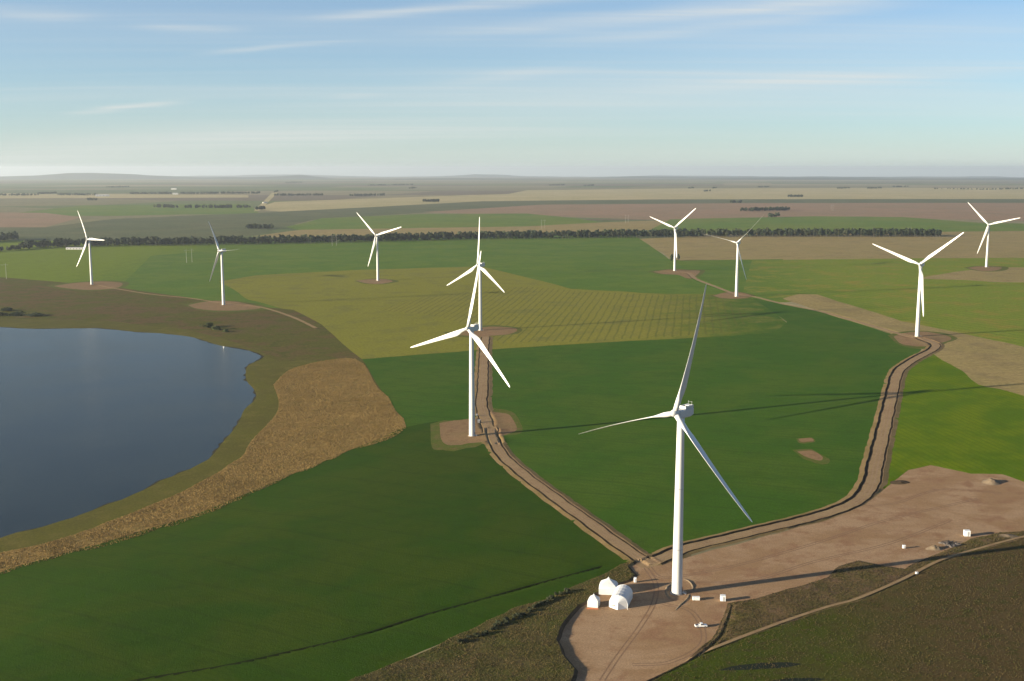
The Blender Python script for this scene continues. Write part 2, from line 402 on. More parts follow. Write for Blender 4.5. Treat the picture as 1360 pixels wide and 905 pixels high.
def z_land(x, y):
    """rolling land, pulled down to the shore round the lake"""
    z = z_base(x, y); near = (np.abs(x+450) < 1400) & (y < 1500) & (y > 200)
    if np.any(near):
        xn, yn = x[near], y[near]
        d, _ = dist_line(LAKE, xn, yn, True); ins = inside(LAKE, xn, yn)
        w = np.clip(d/150., 0, 1); w = w*w*(3-2*w)
        zs = LAKE_Z + 0.15 + np.minimum(d*0.012, 0.8)
        zz = zs*(1-w) + np.maximum(z[near], LAKE_Z+0.6)*w
        z = z.copy(); z[near] = np.where(ins, LAKE_Z - np.minimum(d*0.06, 2.5), zz)
    return z
def z_ground(x, y):
    x = np.atleast_1d(np.asarray(x, float)); y = np.atleast_1d(np.asarray(y, float))
    z = z_land(x, y); off = np.zeros_like(z)
    for r in ROADS:
        bx0, by0 = r['w'].min(0)-15; bx1, by1 = r['w'].max(0)+15
        m = (x > bx0) & (x < bx1) & (y > by0) & (y < by1)
        if not m.any(): continue
        d, s = dist_line(r['w'], x[m], y[m]); hw = r['hw']
        if r.get('on_pad'): continue
        if hw > 2: d = np.maximum(0, d-wob(x[m], y[m]))
        dep = np.where(s > 0, r['d'][0], r['d'][1]); wd = 1.0 + dep*1.3
        dep = dep*(.75+.45*np.sin(x[m]*.11+y[m]*.073)*np.sin(y[m]*.031+1.3))
        prof = np.interp(0, [0], [0]) + np.zeros_like(d)
        u = d-hw
        prof = np.where(u <= 0.01, 0.18, prof)
        k1 = np.clip(u/(wd*.5), 0, 1); k2 = np.clip((u-wd*.5)/(wd*.5), 0, 1)
        dit = 0.18*(1-k1) - dep*k1*(1-k2) + r['berm']*k2*np.clip(1-(u-wd-1.2)/1.8, 0, 1)
        prof = np.where(u > 0.01, dit, prof)
        o = off[m]; off[m] = np.where(np.abs(prof) > np.abs(o), prof, o)
    m = (x > -60) & (x < 420) & (y > 200) & (y < 760)
    if m.any():
        xm, ym = x[m], y[m]; d, _ = dist_line(PAD, xm, ym, True); ins = inside(PAD, xm, ym)
        drop = np.interp(xm, [40, 75, 110, 180], [1.05, .7, 0.5, 0.3])*np.interp(ym, [300, 440, 470, 560], [1, 1, .7, .35])
        k = np.where(ins, 1.0, np.clip(1-d/1.4, 0, 1)); o = off[m]
        o = np.where(ins, -drop, np.where(d < 1.4, np.minimum(o*(1-k), 0)-drop*k, o))
        off[m] = o
    # small soil relief
    return z + off

# ---- materials of the land
GM = {}
def G_(n, *a, **k): GM[n] = ground_mat(n, *a, **k)
G_('far_land', (.185,.160,.082), (.125,.140,.055), big=900, mid=260, fine=30, bump=0, cells=(2600, 1500, [(.20,.17,.088),(.125,.150,.052),(.30,.24,.135),(.16,.115,.080),(.17,.165,.07),(.25,.20,.11),(.10,.125,.046)]))
G_('pale_stubble', (.40,.315,.185), (.33,.275,.15), big=500, mid=120, fine=12, bump=0)
G_('tan_field', (.325,.245,.150), (.28,.225,.125), (.25,.19,.12), big=120, mid=40, fine=4, bump=.08, rows=(math.radians(84), 14, (.24,.185,.115), .4, .25))
G_('ploughed', (.215,.140,.108), (.185,.132,.096), big=400, mid=90, fine=8, bump=.05)
G_('far_green', (.085,.165,.036), (.120,.175,.045), big=300, mid=90, fine=8, bump=0)
G_('far_dull', (.092,.108,.050), (.125,.125,.060), big=300, mid=90, fine=8, bump=0)
G_('green_deep', (.090,.158,.026), (.120,.175,.031), big=110, mid=26, fine=2.2, bump=.1, rows=(math.radians(76), 24, (.074,.130,.024), .5, .14), patch=.2)
G_('green_light', (.190,.225,.030), (0.1302, 0.1845, 0.0455), big=110, mid=26, fine=2.2, bump=.1, grad=(1., .1, -680, -420, 330.))
G_('olive_band', (.205,.210,.036), (0.0555, 0.1197, 0.0124), (.170,.175,.044), big=120, mid=40, fine=3, bump=.12, grad=(1., -.15, -80, 140, 260.))
G_('olive_rows', (.215,.212,.040), (0.0555, 0.1197, 0.0124), (.175,.180,.046), big=120, mid=40, fine=3, bump=.12, rows=(math.radians(9), 9.5, (.110,.125,.028), .75, .26), grad=(1., -.15, -80, 140, 260.))
G_('olive_right', (0.0704, 0.1319, 0.0286), (.120,.175,.032), (.170,.168,.050), big=130, mid=50, fine=3, bump=.12, rows=(math.radians(-22), 16, (.075,.128,.024), .6, .25), grad=(1., -.1, 150, 420, 260.))
G_('green_crop', (.075,.138,.016), (.106,.150,.020), big=80, mid=16, fine=1.1, bump=.16, rows=(math.radians(-62), 7, (.062,.114,.015), .4, .25), tracks=(math.radians(-62), 27, (.060,.095,.018), .4, .05), patch=.15)
G_('green_near', (.052,.096,.010), (.080,.104,.014), big=55, mid=11, fine=0.8, bump=.2, rows=(math.radians(-58), 3.2, (.043,.078,.009), .45, .3), tracks=(math.radians(-58), 27, (.042,.064,.012), .4, .04), patch=.15)
G_('green_bright', (.145,.210,.012), (.092,.172,.014), big=40, mid=9, fine=.9, bump=.18, rows=(math.radians(-6), 5, (.075,.140,.013), .6, .3), patch=.2)
G_('marsh', (.19,.132,.082), (.150,.150,.044), (.115,.132,.036), big=45, mid=20, fine=3, bump=.2, patch=.05)
G_('shore', (.170,.142,.044), (.150,.120,.048), (.20,.15,.065), big=50, mid=14, fine=1.5, bump=.12)
G_('reed_ground', (.29,.20,.080), (.24,.17,.068), (.18,.140,.052), big=40, mid=8, fine=1.0, bump=.15)
G_('scrub_ground', (.135,.105,.048), (.090,.100,.026), (.095,.074,.040), big=16, mid=5, fine=.8, bump=.15)
G_('dirt', (.40,.290,.200), (.33,.225,.142), (.30,.188,.124), big=30, mid=11, fine=.7, bump=.06, rows=(math.radians(-74), 11, (.27,.17,.11), .16, .3), patch=.05)
G_('dirt_fresh', (.31,.195,.130), (.27,.19,.115), (.24,.15,.10), big=30, mid=6, fine=1.2, bump=.08)
G_('gravel', (.36,.255,.165), (.40,.30,.19), (.32,.22,.145), big=30, mid=6, fine=.6, bump=.03)
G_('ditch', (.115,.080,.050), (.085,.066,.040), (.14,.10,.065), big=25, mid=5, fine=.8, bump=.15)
G_('berm', (.36,.26,.15), (.24,.185,.085), (.30,.215,.125), big=20, mid=4, fine=.7, bump=.1)
G_('weeds', (.20,.140,.072), (.135,.125,.036), (.21,.145,.088), big=20, mid=7, fine=.9, bump=.15)
G_('tussock', (.085,.118,.016), (.138,.098,.056), (.095,.088,.034), big=30, mid=4.5, fine=.9, bump=.3, grad=(1.0, -.25, -25, 75, 150.))
G_('furrow', (.030,.040,.014), (.036,.036,.016), big=20, mid=3, fine=.6, bump=.1)
G_('dark_ground', (.020,.030,.022), (.026,.032,.022), big=20, mid=4, fine=.6, bump=.1)
G_('worn_grass', (.115,.150,.030), (.14,.150,.036), (.19,.150,.065), big=14, mid=6, fine=1.1, bump=.1)
G_('tyre_mark', (.27,.185,.12), (.30,.21,.14), big=12, mid=3, fine=.6, bump=.05)
G_('wheel_track', (.42,.31,.205), (.38,.275,.18), big=14, mid=3, fine=.6, bump=.03)
G_('lake_bed', (.05,.045,.03), (.04,.04,.03), big=40, mid=9, fine=2)

# ---- regions: (object name, material, photo outline, waver), later ones lie on top of earlier ones
R = [
 ('field','pale_stubble',[(620,269),(700,253),(900,250.5),(1600,249),(1600,265.5),(880,266)],3),
 ('field','pale_stubble',[(335,278),(365,268.5),(520,263),(700,257),(760,258),(700,264),(620,268.5),(500,275.5),(380,282)],3),
 ('field','pale_stubble',[(-200,256),(0,257),(330,259.5),(330,262.5),(120,263.5),(-200,264)],3),
 ('field','far_dull',[(340,283),(500,275),(640,267.5),(880,265),(1600,264.2),(1600,270.5),(1000,271),(700,275),(560,283),(420,292),(340,296)],3),
 ('field','ploughed',[(560,282),(720,272),(1000,270),(1600,269.5),(1600,300),(1290,292),(1080,290),(900,293),(700,287)],3),
 ('field','far_green',[(20,283),(110,273),(330,271),(345,285),(250,285),(150,287),(80,287)],3),
 ('field','ploughed',[(-150,281),(60,283),(108,289),(60,302),(-150,304)],3),
 ('field','far_dull',[(60,302),(150,291),(340,283),(425,290),(380,301),(340,313),(200,320),(60,322),(-150,322),(-150,303)],3),
 ('field','far_green',[(380,302),(430,290),(560,284.5),(700,284),(765,290),(805,296.5),(700,303),(560,305),(400,307)],3),
 ('field','tan_field',[(335,314),(400,305.5),(560,303),(700,301),(800,295.5),(905,292),(905,304),(760,310),(600,314),(400,318)],3),
 ('field','far_green',[(860,308),(890,291.5),(1080,287.5),(1200,288.5),(1300,296),(1600,302),(1600,316),(1200,312),(1000,312)],3),
 ('field','green_light',[(-500,352),(-150,318),(60,320),(430,316),(480,330),(320,364),(290,392),(200,396),(130,383),(0,372),(-500,380)],3),
 ('field','tan_field',[(838,318),(1000,310),(1250,308),(1700,304),(1700,346),(1200,350),(900,352),(880,336)],2),
 ('field','green_deep',[(200,340),(330,330),(450,320),(640,314),(842,312),(862,325),(888,344),(905,346),(960,345.5),(1040,344.5),(1040,400),(1010,399),(960,398),(870,394),(790,390),(720,382),(640,360),(480,364),(400,390),(385,416),(340,411),(300,402),(200,395),(160,378)],2),
 ('field','olive_right',[(985,400),(1000,346),(1200,343.5),(1700,342),(1700,650),(1360,490),(1200,440),(1080,400),(1040,402)],2),
 ('field','tan_field',[(1225,371),(1265,361),(1310,356),(1450,354),(1450,372),(1340,376),(1280,372)],4),
 ('field','olive_band',[(292,374),(340,366),(480,358.5),(640,354.5),(700,369),(760,384),(870,390),(960,391),(1003,397),(1048,430),(1040,446),(970,452),(800,462),(640,472),(480,484),(450,462),(420,436),(380,412),(330,398)],2.2),
 ('field','olive_rows',[(505,412),(560,396),(640,386),(700,381),(780,388),(870,391.5),(950,393),(975,404),(1000,428),(960,443),(780,454),(665,456),(620,432),(560,418)],3),
 ('field','green_crop',[(478,477),(640,465),(800,455),(970,446.5),(1030,441),(1046,428),(1000,396),(1090,414),(1190,446),(1225,465),(1190,495),(1180,545),(1160,620),(1125,675),(1020,706),(930,730),(870,745),(845,745),(640,592),(530,575)],0.8),
 ('field','green_bright',[(1195,485),(1235,468),(1250,475),(1300,503),(1360,522),(1700,640),(1700,760),(1360,650),(1290,636),(1235,625),(1190,640),(1160,662),(1158,640),(1180,540)],0.8),
 ('field','tan_field',[(1040,397),(1060,391),(1085,391.5),(1200,427),(1360,460.5),(1700,540),(1700,650),(1360,525),(1300,511),(1275,492),(1250,478),(1235,466),(1190,446),(1100,418)],1.6),
 ('marsh','marsh',[(-700,385),(0,368.5),(70,374),(160,382.5),(260,397),(340,407),(390,412),(430,432),(455,455),(482,478),(540,567),(300,680),(0,790),(-700,1000)],1.2),
 ('shore','shore',[(-700,420),(0,424),(140,427),(180,432),(235,436),(290,448),(340,464),(372,480),(420,478),(440,500),(400,560),(300,660),(0,760),(-700,960)],3.5),
 ('reed_bed','reed_ground',[(362,510),(385,492),(420,481),(474,477),(505,515),(541,568),(470,597),(380,633),(250,684),(120,719),(0,752),(-300,840),(-300,800),(0,725),(100,700),(200,661),(270,633),(315,605),(345,570),(370,540)],3.2),
 ('field','green_near',[(538,567.5),(580,560),(650,578),(680,610),(855,745),(846,760),(790,775),(730,798),(650,824),(560,866),(470,905),(380,960),(-600,1400),(-1000,1000),(-300,835),(0,748),(120,715),(250,680),(380,630),(470,595)],0.7),
 ('scrub_ground','scrub_ground',[(862,750),(835,744),(812,757),(775,774),(735,792),(690,806),(645,826),(600,846),(560,868),(500,890),(450,912),(380,960),(500,1300),(760,1200),(820,1000),(770,900),(800,860),(860,790)],1.2),
 ('weedy_ground','weeds',[(930,800),(1050,770),(1115,745),(1145,735),(1190,747),(1250,725),(1300,708),(1360,698),(1520,676),(1520,684),(1360,716),(1250,746),(1200,772),(1140,799),(1040,830),(960,860),(900,886),(850,915),(790,975),(760,985),(830,890),(930,850)],0.6),
 ('field','tussock',[(855,908),(900,883),(960,858),(1040,828.5),(1140,798),(1200,771),(1250,746),(1360,715),(1560,672),(1900,760),(1900,1400),(700,1500),(790,968)],0.4),
 ('dirt_pad','dirt',None,0),
 ('turbine_pad','dirt_fresh',[(580,563),(600,559),(632,557),(632,549),(660,548),(678,553),(688,572),(668,578),(652,583),(640,588),(600,592),(583,588)],1.3),
 ('turbine_pad','dirt_fresh',[(598,441),(630,437),(655,434),(686,437),(682,443),(655,446),(640,448),(615,446)],1.2),
 ('turbine_pad','dirt_fresh',[(1186,447),(1200,443),(1222,441),(1250,444),(1262,450),(1248,456),(1230,461),(1208,459),(1196,455)],1.2),
 ('turbine_pad','dirt_fresh',[(1283,356),(1300,354),(1330,355),(1326,359),(1305,360)],2.),
 ('turbine_pad','dirt_fresh',[(948,393),(965,389),(985,389),(1000,393),(985,397),(960,396)],1.6),
 ('turbine_pad','dirt_fresh',[(868,361),(890,358),(915,359),(932,360),(926,366),(915,370),(900,365),(880,364)],1.6),
 ('turbine_pad','dirt_fresh',[(474,373),(490,371),(512,371),(524,374),(505,377),(485,376)],2.),
 ('turbine_pad','dirt_fresh',[(250,406),(268,402),(290,400),(320,402),(345,409),(325,412),(290,413),(265,411)],1.6),
 ('turbine_pad','dirt_fresh',[(70,380),(100,376),(135,374),(160,376),(155,382),(130,385),(95,384)],2.),
 ('dark_patch','dark_ground',[(953,891),(972,885),(1005,881),(1045,879.5),(1066,882),(1045,886.5),(1000,889.5)],.15),  # long pointed patches, level with the field, only darker in colour
 ('dark_patch','dark_ground',[(1018,905),(1045,901),(1085,900.5),(1096,902),(1075,906),(1040,910)],.15),
 ('farm_lane','pale_stubble',[(337,281),(345,280),(369,256),(361,256.5)],0),
 ('bare_patch','dirt_fresh',[(1058,600),(1078,599),(1092,607),(1088,612),(1070,607)],.5),
 ('bare_patch','dirt_fresh',[(1060,583),(1076,582),(1080,586),(1064,587)],.4),
]
REG = []
for i, (nm, mt, pp, jit) in enumerate(R):                       # trodden grass round every bare pad
    if nm in ('turbine_pad', 'bare_patch'):
        w_ = W(pp); w_ = smooth_line(np.vstack([w_, w_[:1]]), 4)[:-1]; c_ = w_.mean(0); REG.append(['worn_grass', 'worn_grass', resample(c_+(w_-c_)*(1.2 if nm == 'turbine_pad' else 1.5), jit=jit*2.2+1.5, seed=8.1)])
for i, (nm, mt, pp, jit) in enumerate(R):
    if pp is not None and nm == 'field' : jit = jit*1.6
    if nm == 'turbine_pad': jit = jit*2.
    w_ = None if pp is None else W(pp)
    if nm in ('turbine_pad', 'bare_patch', 'reed_bed', 'shore', 'scrub_ground'): w_ = smooth_line(np.vstack([w_, w_[:1]]), 4)[:-1]
    poly = PAD if pp is None else resample(w_, jit=jit, seed=3.3)
    REG.append([nm, mt, poly])
_h = [r for r in REG if r[0] == 'worn_grass']; _o = [r for r in REG if r[0] != 'worn_grass']
_k = [i for i, r in enumerate(_o) if r[0] == 'dirt_pad'][0]; REG = _o[:_k]+_h+_o[_k:]

def build_ground():
    V = []; E = []
    def add_line(pts, closed):
        b = len(V); V.extend((float(p[0]), float(p[1])) for p in pts); n = len(pts)
        for i in range(n if closed else n-1): E.append((b+i, b+(i+1) % n))
    for nm, mt, poly in REG: add_line(poly, True)
    add_line(LAKE, True); add_line(offset_line(LAKE, 4, True) if True else LAKE, True)
    add_line(offset_line(PAD, -1.4, True), True); add_line(offset_line(PAD, 1.4, True), True)
    for r in ROADS:
        w = r['w']; hw = r['hw']
        for s, dep in ((1, r['d'][0]), (-1, r['d'][1])):
            wd = 1.0+dep*1.3
            if r.get('on_pad'): add_line(offset_line(w, s*hw), False); continue
            for d in (hw, hw+wd*.5, hw+wd, hw+wd+3):
                l_ = offset_line(w, s*d)
                if hw > 2: l_ = l_+(l_-w)/d*wob(l_[:, 0], l_[:, 1])[:, None]
                add_line(l_, False)
            if hw > 3:
                for d in (.75, 1.6): add_line(offset_line(w, s*d), False)
    def grid(x0, x1, y0, y1, st):
        for yy in np.arange(y0, y1, st):
            for xx in np.arange(x0, x1, st): V.append((xx+RNG.uniform(-.2, .2)*st, yy+RNG.uniform(-.2, .2)*st))
    grid(-500, 620, 240, 980, 13)
    for yy in np.arange(240, 2700, 45):
        for xx in np.arange(-1800, 1900, 45):
            if not (-500 < xx < 620 and yy < 980): V.append((xx+RNG.uniform(-9, 9), yy+RNG.uniform(-9, 9)))
    d = 2750.
    while d < 51000:
        for t in np.linspace(-1.3, 1.3, 40): V.append((d*t+RNG.uniform(-.01, .01)*d, d*(1+RNG.uniform(-.01, .01))))
        d *= 1.075
    for yy in (-60000, -20000, -6000, -2500, -1000, -300, 0, 130):
        for xx in (-70000, -25000, -8000, -4000, -2500, -1500, -700, -300, 0, 300, 700, 1500, 2500, 4000, 8000, 25000, 70000): V.append((xx, yy))
    for yy in (800, 2000, 4500, 9000, 20000, 38000, 55000):
        for s in (-1, 1): V.append((s*72000, yy))
    for xx in np.linspace(-72000, 72000, 25): V.append((xx, 56000.))
    res = delaunay_2d_cdt([Vector(v) for v in V], E, [], 0, 0.02, False)
    co = np.array([(v.x, v.y) for v in res[0]]); tri = np.array(res[2])
    zz = z_ground(co[:, 0], co[:, 1])
    a, b, c = co[tri[:, 0]], co[tri[:, 1]], co[tri[:, 2]]
    area = (b[:, 0]-a[:, 0])*(c[:, 1]-a[:, 1])-(b[:, 1]-a[:, 1])*(c[:, 0]-a[:, 0])
    tri[area < 0] = tri[area < 0][:, ::-1]
    cen = (a+b+c)/3; X, Y = cen[:, 0], cen[:, 1]
    ids = np.full(len(tri), -1)
    for i, (nm, mt, poly) in enumerate(REG):
        lo, hi = poly.min(0), poly.max(0); m = (X >= lo[0]) & (X <= hi[0]) & (Y >= lo[1]) & (Y <= hi[1])
        k = np.where(m)[0]; k = k[inside(poly, X[k], Y[k])]; ids[k] = i
    extra = list(REG)
    pad_i = [i for i, r in enumerate(REG) if r[0] == 'dirt_pad'][0]
    tp = [i for i, r in enumerate(REG) if r[0] == 'turbine_pad']
    for r in ROADS:
        d, s = dist_line(r['w'], X, Y); hw = r['hw']; d0 = d; d = np.maximum(0, d-wob(X, Y)) if hw > 2 else d; dep = np.where(s > 0, r['d'][0], r['d'][1]); wd = 1.0+dep*1.3
        free = (ids != pad_i) & ~np.isin(ids, tp)
        base = len(extra)
        if r['berm'] > 0.2:
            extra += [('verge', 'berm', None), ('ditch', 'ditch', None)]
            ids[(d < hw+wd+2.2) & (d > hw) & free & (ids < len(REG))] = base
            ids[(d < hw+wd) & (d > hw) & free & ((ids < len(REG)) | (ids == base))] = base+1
        extra.append((r['name'], r.get('mat', 'gravel'), None)); ids[(d < (hw if 'mat' not in r or r.get('on_pad') else .7)) & ((ids != pad_i) | (r['hw'] > 3.7) | r.get('on_pad', False)) & ((ids == pad_i) | (not r.get('on_pad', False)))] = len(extra)-1
        if hw > 3: k_ = len(extra)-1; extra.append(('wheel_track', 'wheel_track', None)); ids[(d0 > .75) & (d0 < 1.6) & (ids == k_)] = len(extra)-1
    # bank round the pad
    d, _ = dist_line(PAD, X, Y, True)
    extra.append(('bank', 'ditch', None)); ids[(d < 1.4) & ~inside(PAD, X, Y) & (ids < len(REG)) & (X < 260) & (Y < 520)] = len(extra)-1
    extra.append(('lake_bed', 'lake_bed', None)); ids[inside(LAKE, X, Y)] = len(extra)-1
    for i in range(-1, len(extra)):
        t = tri[ids == i]
        if not len(t): continue
        u, inv = np.unique(t, return_inverse=True); f = inv.reshape(-1, 3)
        nm, mt = ('ground', 'far_land') if i < 0 else extra[i][:2]
        me = bpy.data.meshes.new(nm); me.from_pydata(np.column_stack([co[u], zz[u]]).tolist(), [], f.tolist()); me.update()
        tag(link(nm, me, GM[mt], smooth=nm not in ('ditch', 'bank')), kind='structure')
build_ground()
def gz(x, y):
    if y > 2300: return float(z_base(x, y))
    return float(z_ground([x], [y])[0])

def at(px, py):
    dx, dz = px_ray(float(px), float(py)); q = ground_at(np.array([px], float), np.array([py], float))[0]; t = q[1]
    for _ in range(5): t = (gz(float(dx)*t, t)-H)/float(dz)
    return np.array([float(dx)*t, t])

# ---- lake water
def build_lake():
    m, nt, p = new_mat('water'); N = nt.nodes.new; L = nt.links.new
    p.inputs['Base Color'].default_value = (.012, .019, .019, 1); p.inputs['Specular IOR Level'].default_value = .125; p.inputs['Specular Tint'].default_value = (.92, 1, .92, 1); p.inputs['Roughness'].default_value = 0.2; p.inputs['IOR'].default_value = 1.33
    g = N('ShaderNodeNewGeometry'); mp = N('ShaderNodeMapping'); mp.inputs['Scale'].default_value = (.35, .9, 1); mp.inputs['Rotation'].default_value = (0, 0, .5); L(g.outputs['Position'], mp.inputs[0])
    nz = N('ShaderNodeTexNoise'); nz.inputs['Scale'].default_value = 1.0; nz.inputs['Detail'].default_value = 5; L(mp.outputs[0], nz.inputs['Vector'])
    big = N('ShaderNodeTexNoise'); big.inputs['Scale'].default_value = .012; big.inputs['Detail'].default_value = 3; L(g.outputs['Position'], big.inputs['Vector'])
    mr = N('ShaderNodeMapRange'); mr.inputs['From Min'].default_value = .35; mr.inputs['From Max'].default_value = .65; mr.inputs['To Min'].default_value = .06; mr.inputs['To Max'].default_value = .22; L(big.outputs['Fac'], mr.inputs[0])
    b = N('ShaderNodeBump'); b.inputs['Strength'].default_value = 1; L(mr.outputs[0], b.inputs['Distance']); L(nz.outputs['Fac'], b.inputs['Height']); L(b.outputs[0], p.inputs['Normal'])
    poly = offset_line(LAKE, 3.0, True); 
    if abs(np.sum(poly[:, 0]*np.roll(poly[:, 1], -1)-np.roll(poly[:, 0], -1)*poly[:, 1])) < abs(np.sum(LAKE[:, 0]*np.roll(LAKE[:, 1], -1)-np.roll(LAKE[:, 0], -1)*LAKE[:, 1])):
        poly = offset_line(LAKE, -3.0, True)
    res = delaunay_2d_cdt([Vector(q) for q in poly], [(i, (i+1) % len(poly)) for i in range(len(poly))], [], 1, 0.01, False)
    me = bpy.data.meshes.new('lake'); me.from_pydata([(v.x, v.y, LAKE_Z) for v in res[0]], [], [f if True else f for f in res[2]]); me.update()
    o = link('lake', me, m); tag(o, kind='structure')
    if me.polygons[0].normal.z < 0: me.flip_normals()
build_lake()

# ---- hills along the horizon
def build_hills():
    m = ground_mat('hill_grass', (.075,.085,.05), (.055,.065,.04), big=2500, mid=700, fine=90, bump=0)
    def ridge(y0, y1, x0, x1, hmax, seed, nx=160, ny=10):
        vs_ = []; fs = []
        for j in range(ny):
            for i in range(nx):
                x = x0+(x1-x0)*i/(nx-1); y = y0+(y1-y0)*j/(ny-1)
                e = min(1, min(i, nx-1-i)/6)
                h = hmax*max(0, .45+.55*noise.fractal(Vector((x/4200., y/5000., seed)), 1.0, 2.0, 4)*1.6)*math.sin(math.pi*j/(ny-1))*e
                vs_.append((x, y, float(z_base(x, y))-4+h))
        for j in range(ny-1):
            for i in range(nx-1): a = j*nx+i; fs.append((a, a+1, a+nx+1, a+nx))
        me = bpy.data.meshes.new('hills'); me.from_pydata(vs_, [], fs); me.update()
        tag(link('hills', me, m, smooth=True), kind='structure')
    ridge(40000, 46000, -30000, 30000, 95, 1.0)
    ridge(27000, 31000, -17500, -4500, 125, 5.0, 90)
    ridge(24000, 27000, -3000, 14000, 38, 8.0, 90)
    ridge(30000, 34000, 2000, 22000, 60, 11.0, 90)
build_hills()

# ------------------------------------------------------------------ wind turbines
M_TURB = plain('turbine_paint', (.52,.52,.50), rough=.42, var=.05, scale=.12)
M_BLADE = plain('blade_gelcoat', (.54,.54,.52), rough=.38, var=.04, scale=.08)
M_NAC = plain('nacelle_shell', (.50,.50,.49), rough=.45, var=.07, scale=.4)
M_DARK = plain('dark_metal', (.05,.05,.055), rough=.5)
M_STEEL = plain('galvanised_steel', (.38,.39,.40), rough=.45, metal=.6)
M_CONC = plain('concrete', (.27,.22,.17), rough=.9, var=.15, scale=1.5, bump=.02)
HUB, RR, TILT = 80.0, 57.5, math.radians(5)

def tower_mesh():
    bm = bmesh.new(); rings = []
    for z, r in [(z, 2.28-.74*(z/78.2)**1.1 if z > 0 else 2.28) for z in (-.6, 0, 4, 12, 20, 28, 36, 44, 52, 60, 68, 74, 78.2)]: rings.append(((0,0,z), r))
    bm_tube(bm, rings, 32); return from_bm('tower', bm)
def flange_mesh():
    bm = bmesh.new(); bm_tube(bm, [((0,0,0),1.0),((0,0,.02),1.02),((0,0,.2),1.02),((0,0,.22),1.0)], 32, cap=False); return from_bm('flange_ring', bm)
def nacelle_mesh():
    """box body with rounded edges, its rear lower edge cut up; rotor end at -y"""
    bm = bmesh.new()
    secs = [(-2.6,1.35,-1.25,1.25),(-2.3,1.65,-1.7,1.65),(-.5,1.75,-1.9,1.8),(4.6,1.75,-1.9,1.9),(6.5,1.70,-1.35,1.95),(6.9,1.45,-1.0,1.7)]
    prev = None
    for y, w, z0, z1 in secs:
        c = .42; prof = [(-w+c,z0),(w-c,z0),(w,z0+c),(w,z1-c),(w-c,z1),(-w+c,z1),(-w,z1-c),(-w,z0+c)]
        ring = [bm.verts.new((x, y, z)) for x, z in prof]
        if prev:
            for i in range(8): bm.faces.new((prev[i], prev[(i+1)%8], ring[(i+1)%8], ring[i]))
        else: bm.faces.new(ring)
        prev = ring
    bm.faces.new(prev[::-1]); return from_bm('nacelle', bm)
def cooler_mesh():
    """raised frame on the rear of the roof, open in the middle"""
    bm = bmesh.new()
    for x in (-1.55, 1.55): bm_box(bm, (x, 3.7, 2.45), (.32, 5.0, 1.2), bevel=.06)
    for y in (1.2, 6.2): bm_box(bm, (0, y, 2.47), (3.38, .5, 1.16), bevel=.06)
    bm_box(bm, (0, 4.9, 2.86), (2.78, 2.1, .3), bevel=.05)
    return from_bm('cooler_frame', bm)
def hatch_mesh():
    bm = bmesh.new(); bm_box(bm, (0, 2.6, 1.98), (2.6, 2.1, .12)); return from_bm('roof_hatch', bm)
def mast_mesh():
    bm = bmesh.new()
    for x in (-.9, .9): bm_bar(bm, (x, 6.2, 2.9), (x, 6.2, 4.6), .05)
    bm_bar(bm, (-.9, 6.2, 4.2), (.9, 6.2, 4.2), .04); return from_bm('wind_sensor', bm)
def hub_mesh():
    bm = bmesh.new(); seg = 24; prev = None
    prof = [(-2.35,.02),(-2.3,.35),(-2.1,.75),(-1.7,1.15),(-1.1,1.5),(-.3,1.72),(.6,1.75),(1.3,1.65),(1.7,1.3)]
    for y, r in prof:
        ring = [bm.verts.new((r*math.cos(2*math.pi*i/seg), y, r*math.sin(2*math.pi*i/seg))) for i in range(seg)]
        if prev:
            for i in range(seg): bm.faces.new((prev[i], prev[(i+1)%seg], ring[(i+1)%seg], ring[i]))
        else: bm.faces.new(ring)
        prev = ring
    bm.faces.new(prev[::-1]); return from_bm('hub', bm)
def blade_mesh():
    """span +z, leading edge +x, upwind -y; round root, widest at a fifth of the span, twisted, bent upwind at the tip"""
    bm = bmesh.new(); seg = 18; prev = None
    st = [(1.3,2.3,1,0),(3.5,2.3,1,0),(6,2.7,.82,0),(9,3.5,.5,13),(12,4.0,.36,11),(17,3.75,.29,8.5),(24,3.15,.25,6),(32,2.6,.22,4),(40,2.1,.20,2),(47,1.7,.19,.6),(52.5,1.35,.18,0),(55.6,1.0,.17,-.4),(57,.6,.17,-.5),(57.5,.2,.17,-.5)]
    for r, ch, th, tw in st:
        ring = []
        rnd = min(1, max(0, (th-.36)/.64)); bend = -2.2*(max(0, r-8)/50)**2
        for i in range(seg):
            a = 2*math.pi*i/seg; u = .5*(1+math.cos(a))              # u=1 leading edge, 0 trailing edge
            t = th*ch*(1.10*math.sqrt(max(0, 1-u))*0 + 2.6*(math.sqrt(max(1e-6, 1-u))*.2969-.126*(1-u)-.3516*(1-u)**2+.2843*(1-u)**3-.1036*(1-u)**4)*1.92)
            xa = (u-.70)*ch; ya = (t if math.sin(a) >= 0 else -t*.75)
            xc = .5*ch*math.cos(a); yc = .5*ch*math.sin(a)
            x = xa*(1-rnd)+xc*rnd; y = ya*(1-rnd)*.5+yc*rnd
            k = math.radians(tw); x, y = x*math.cos(k)+y*math.sin(k), -x*math.sin(k)+y*math.cos(k)
            ring.append(bm.verts.new((x, y+bend, r)))
        if prev:
            for i in range(seg): bm.faces.new((prev[i], prev[(i+1)%seg], ring[(i+1)%seg], ring[i]))
        else: bm.faces.new(ring)
        prev = ring
    bm.faces.new(prev[::-1]); return from_bm('blade', bm)
def ring_mesh():
    bm = bmesh.new(); bm_tube(bm, [((0,0,-.8),3.1),((0,0,.10),3.1),((0,0,.16),3.0)], 32); return from_bm('foundation', bm)
def door_mesh():
    bm = bmesh.new(); bm_box(bm, (0, -2.24, 1.95), (.95, .16, 2.2), bevel=.04); return from_bm('door', bm)
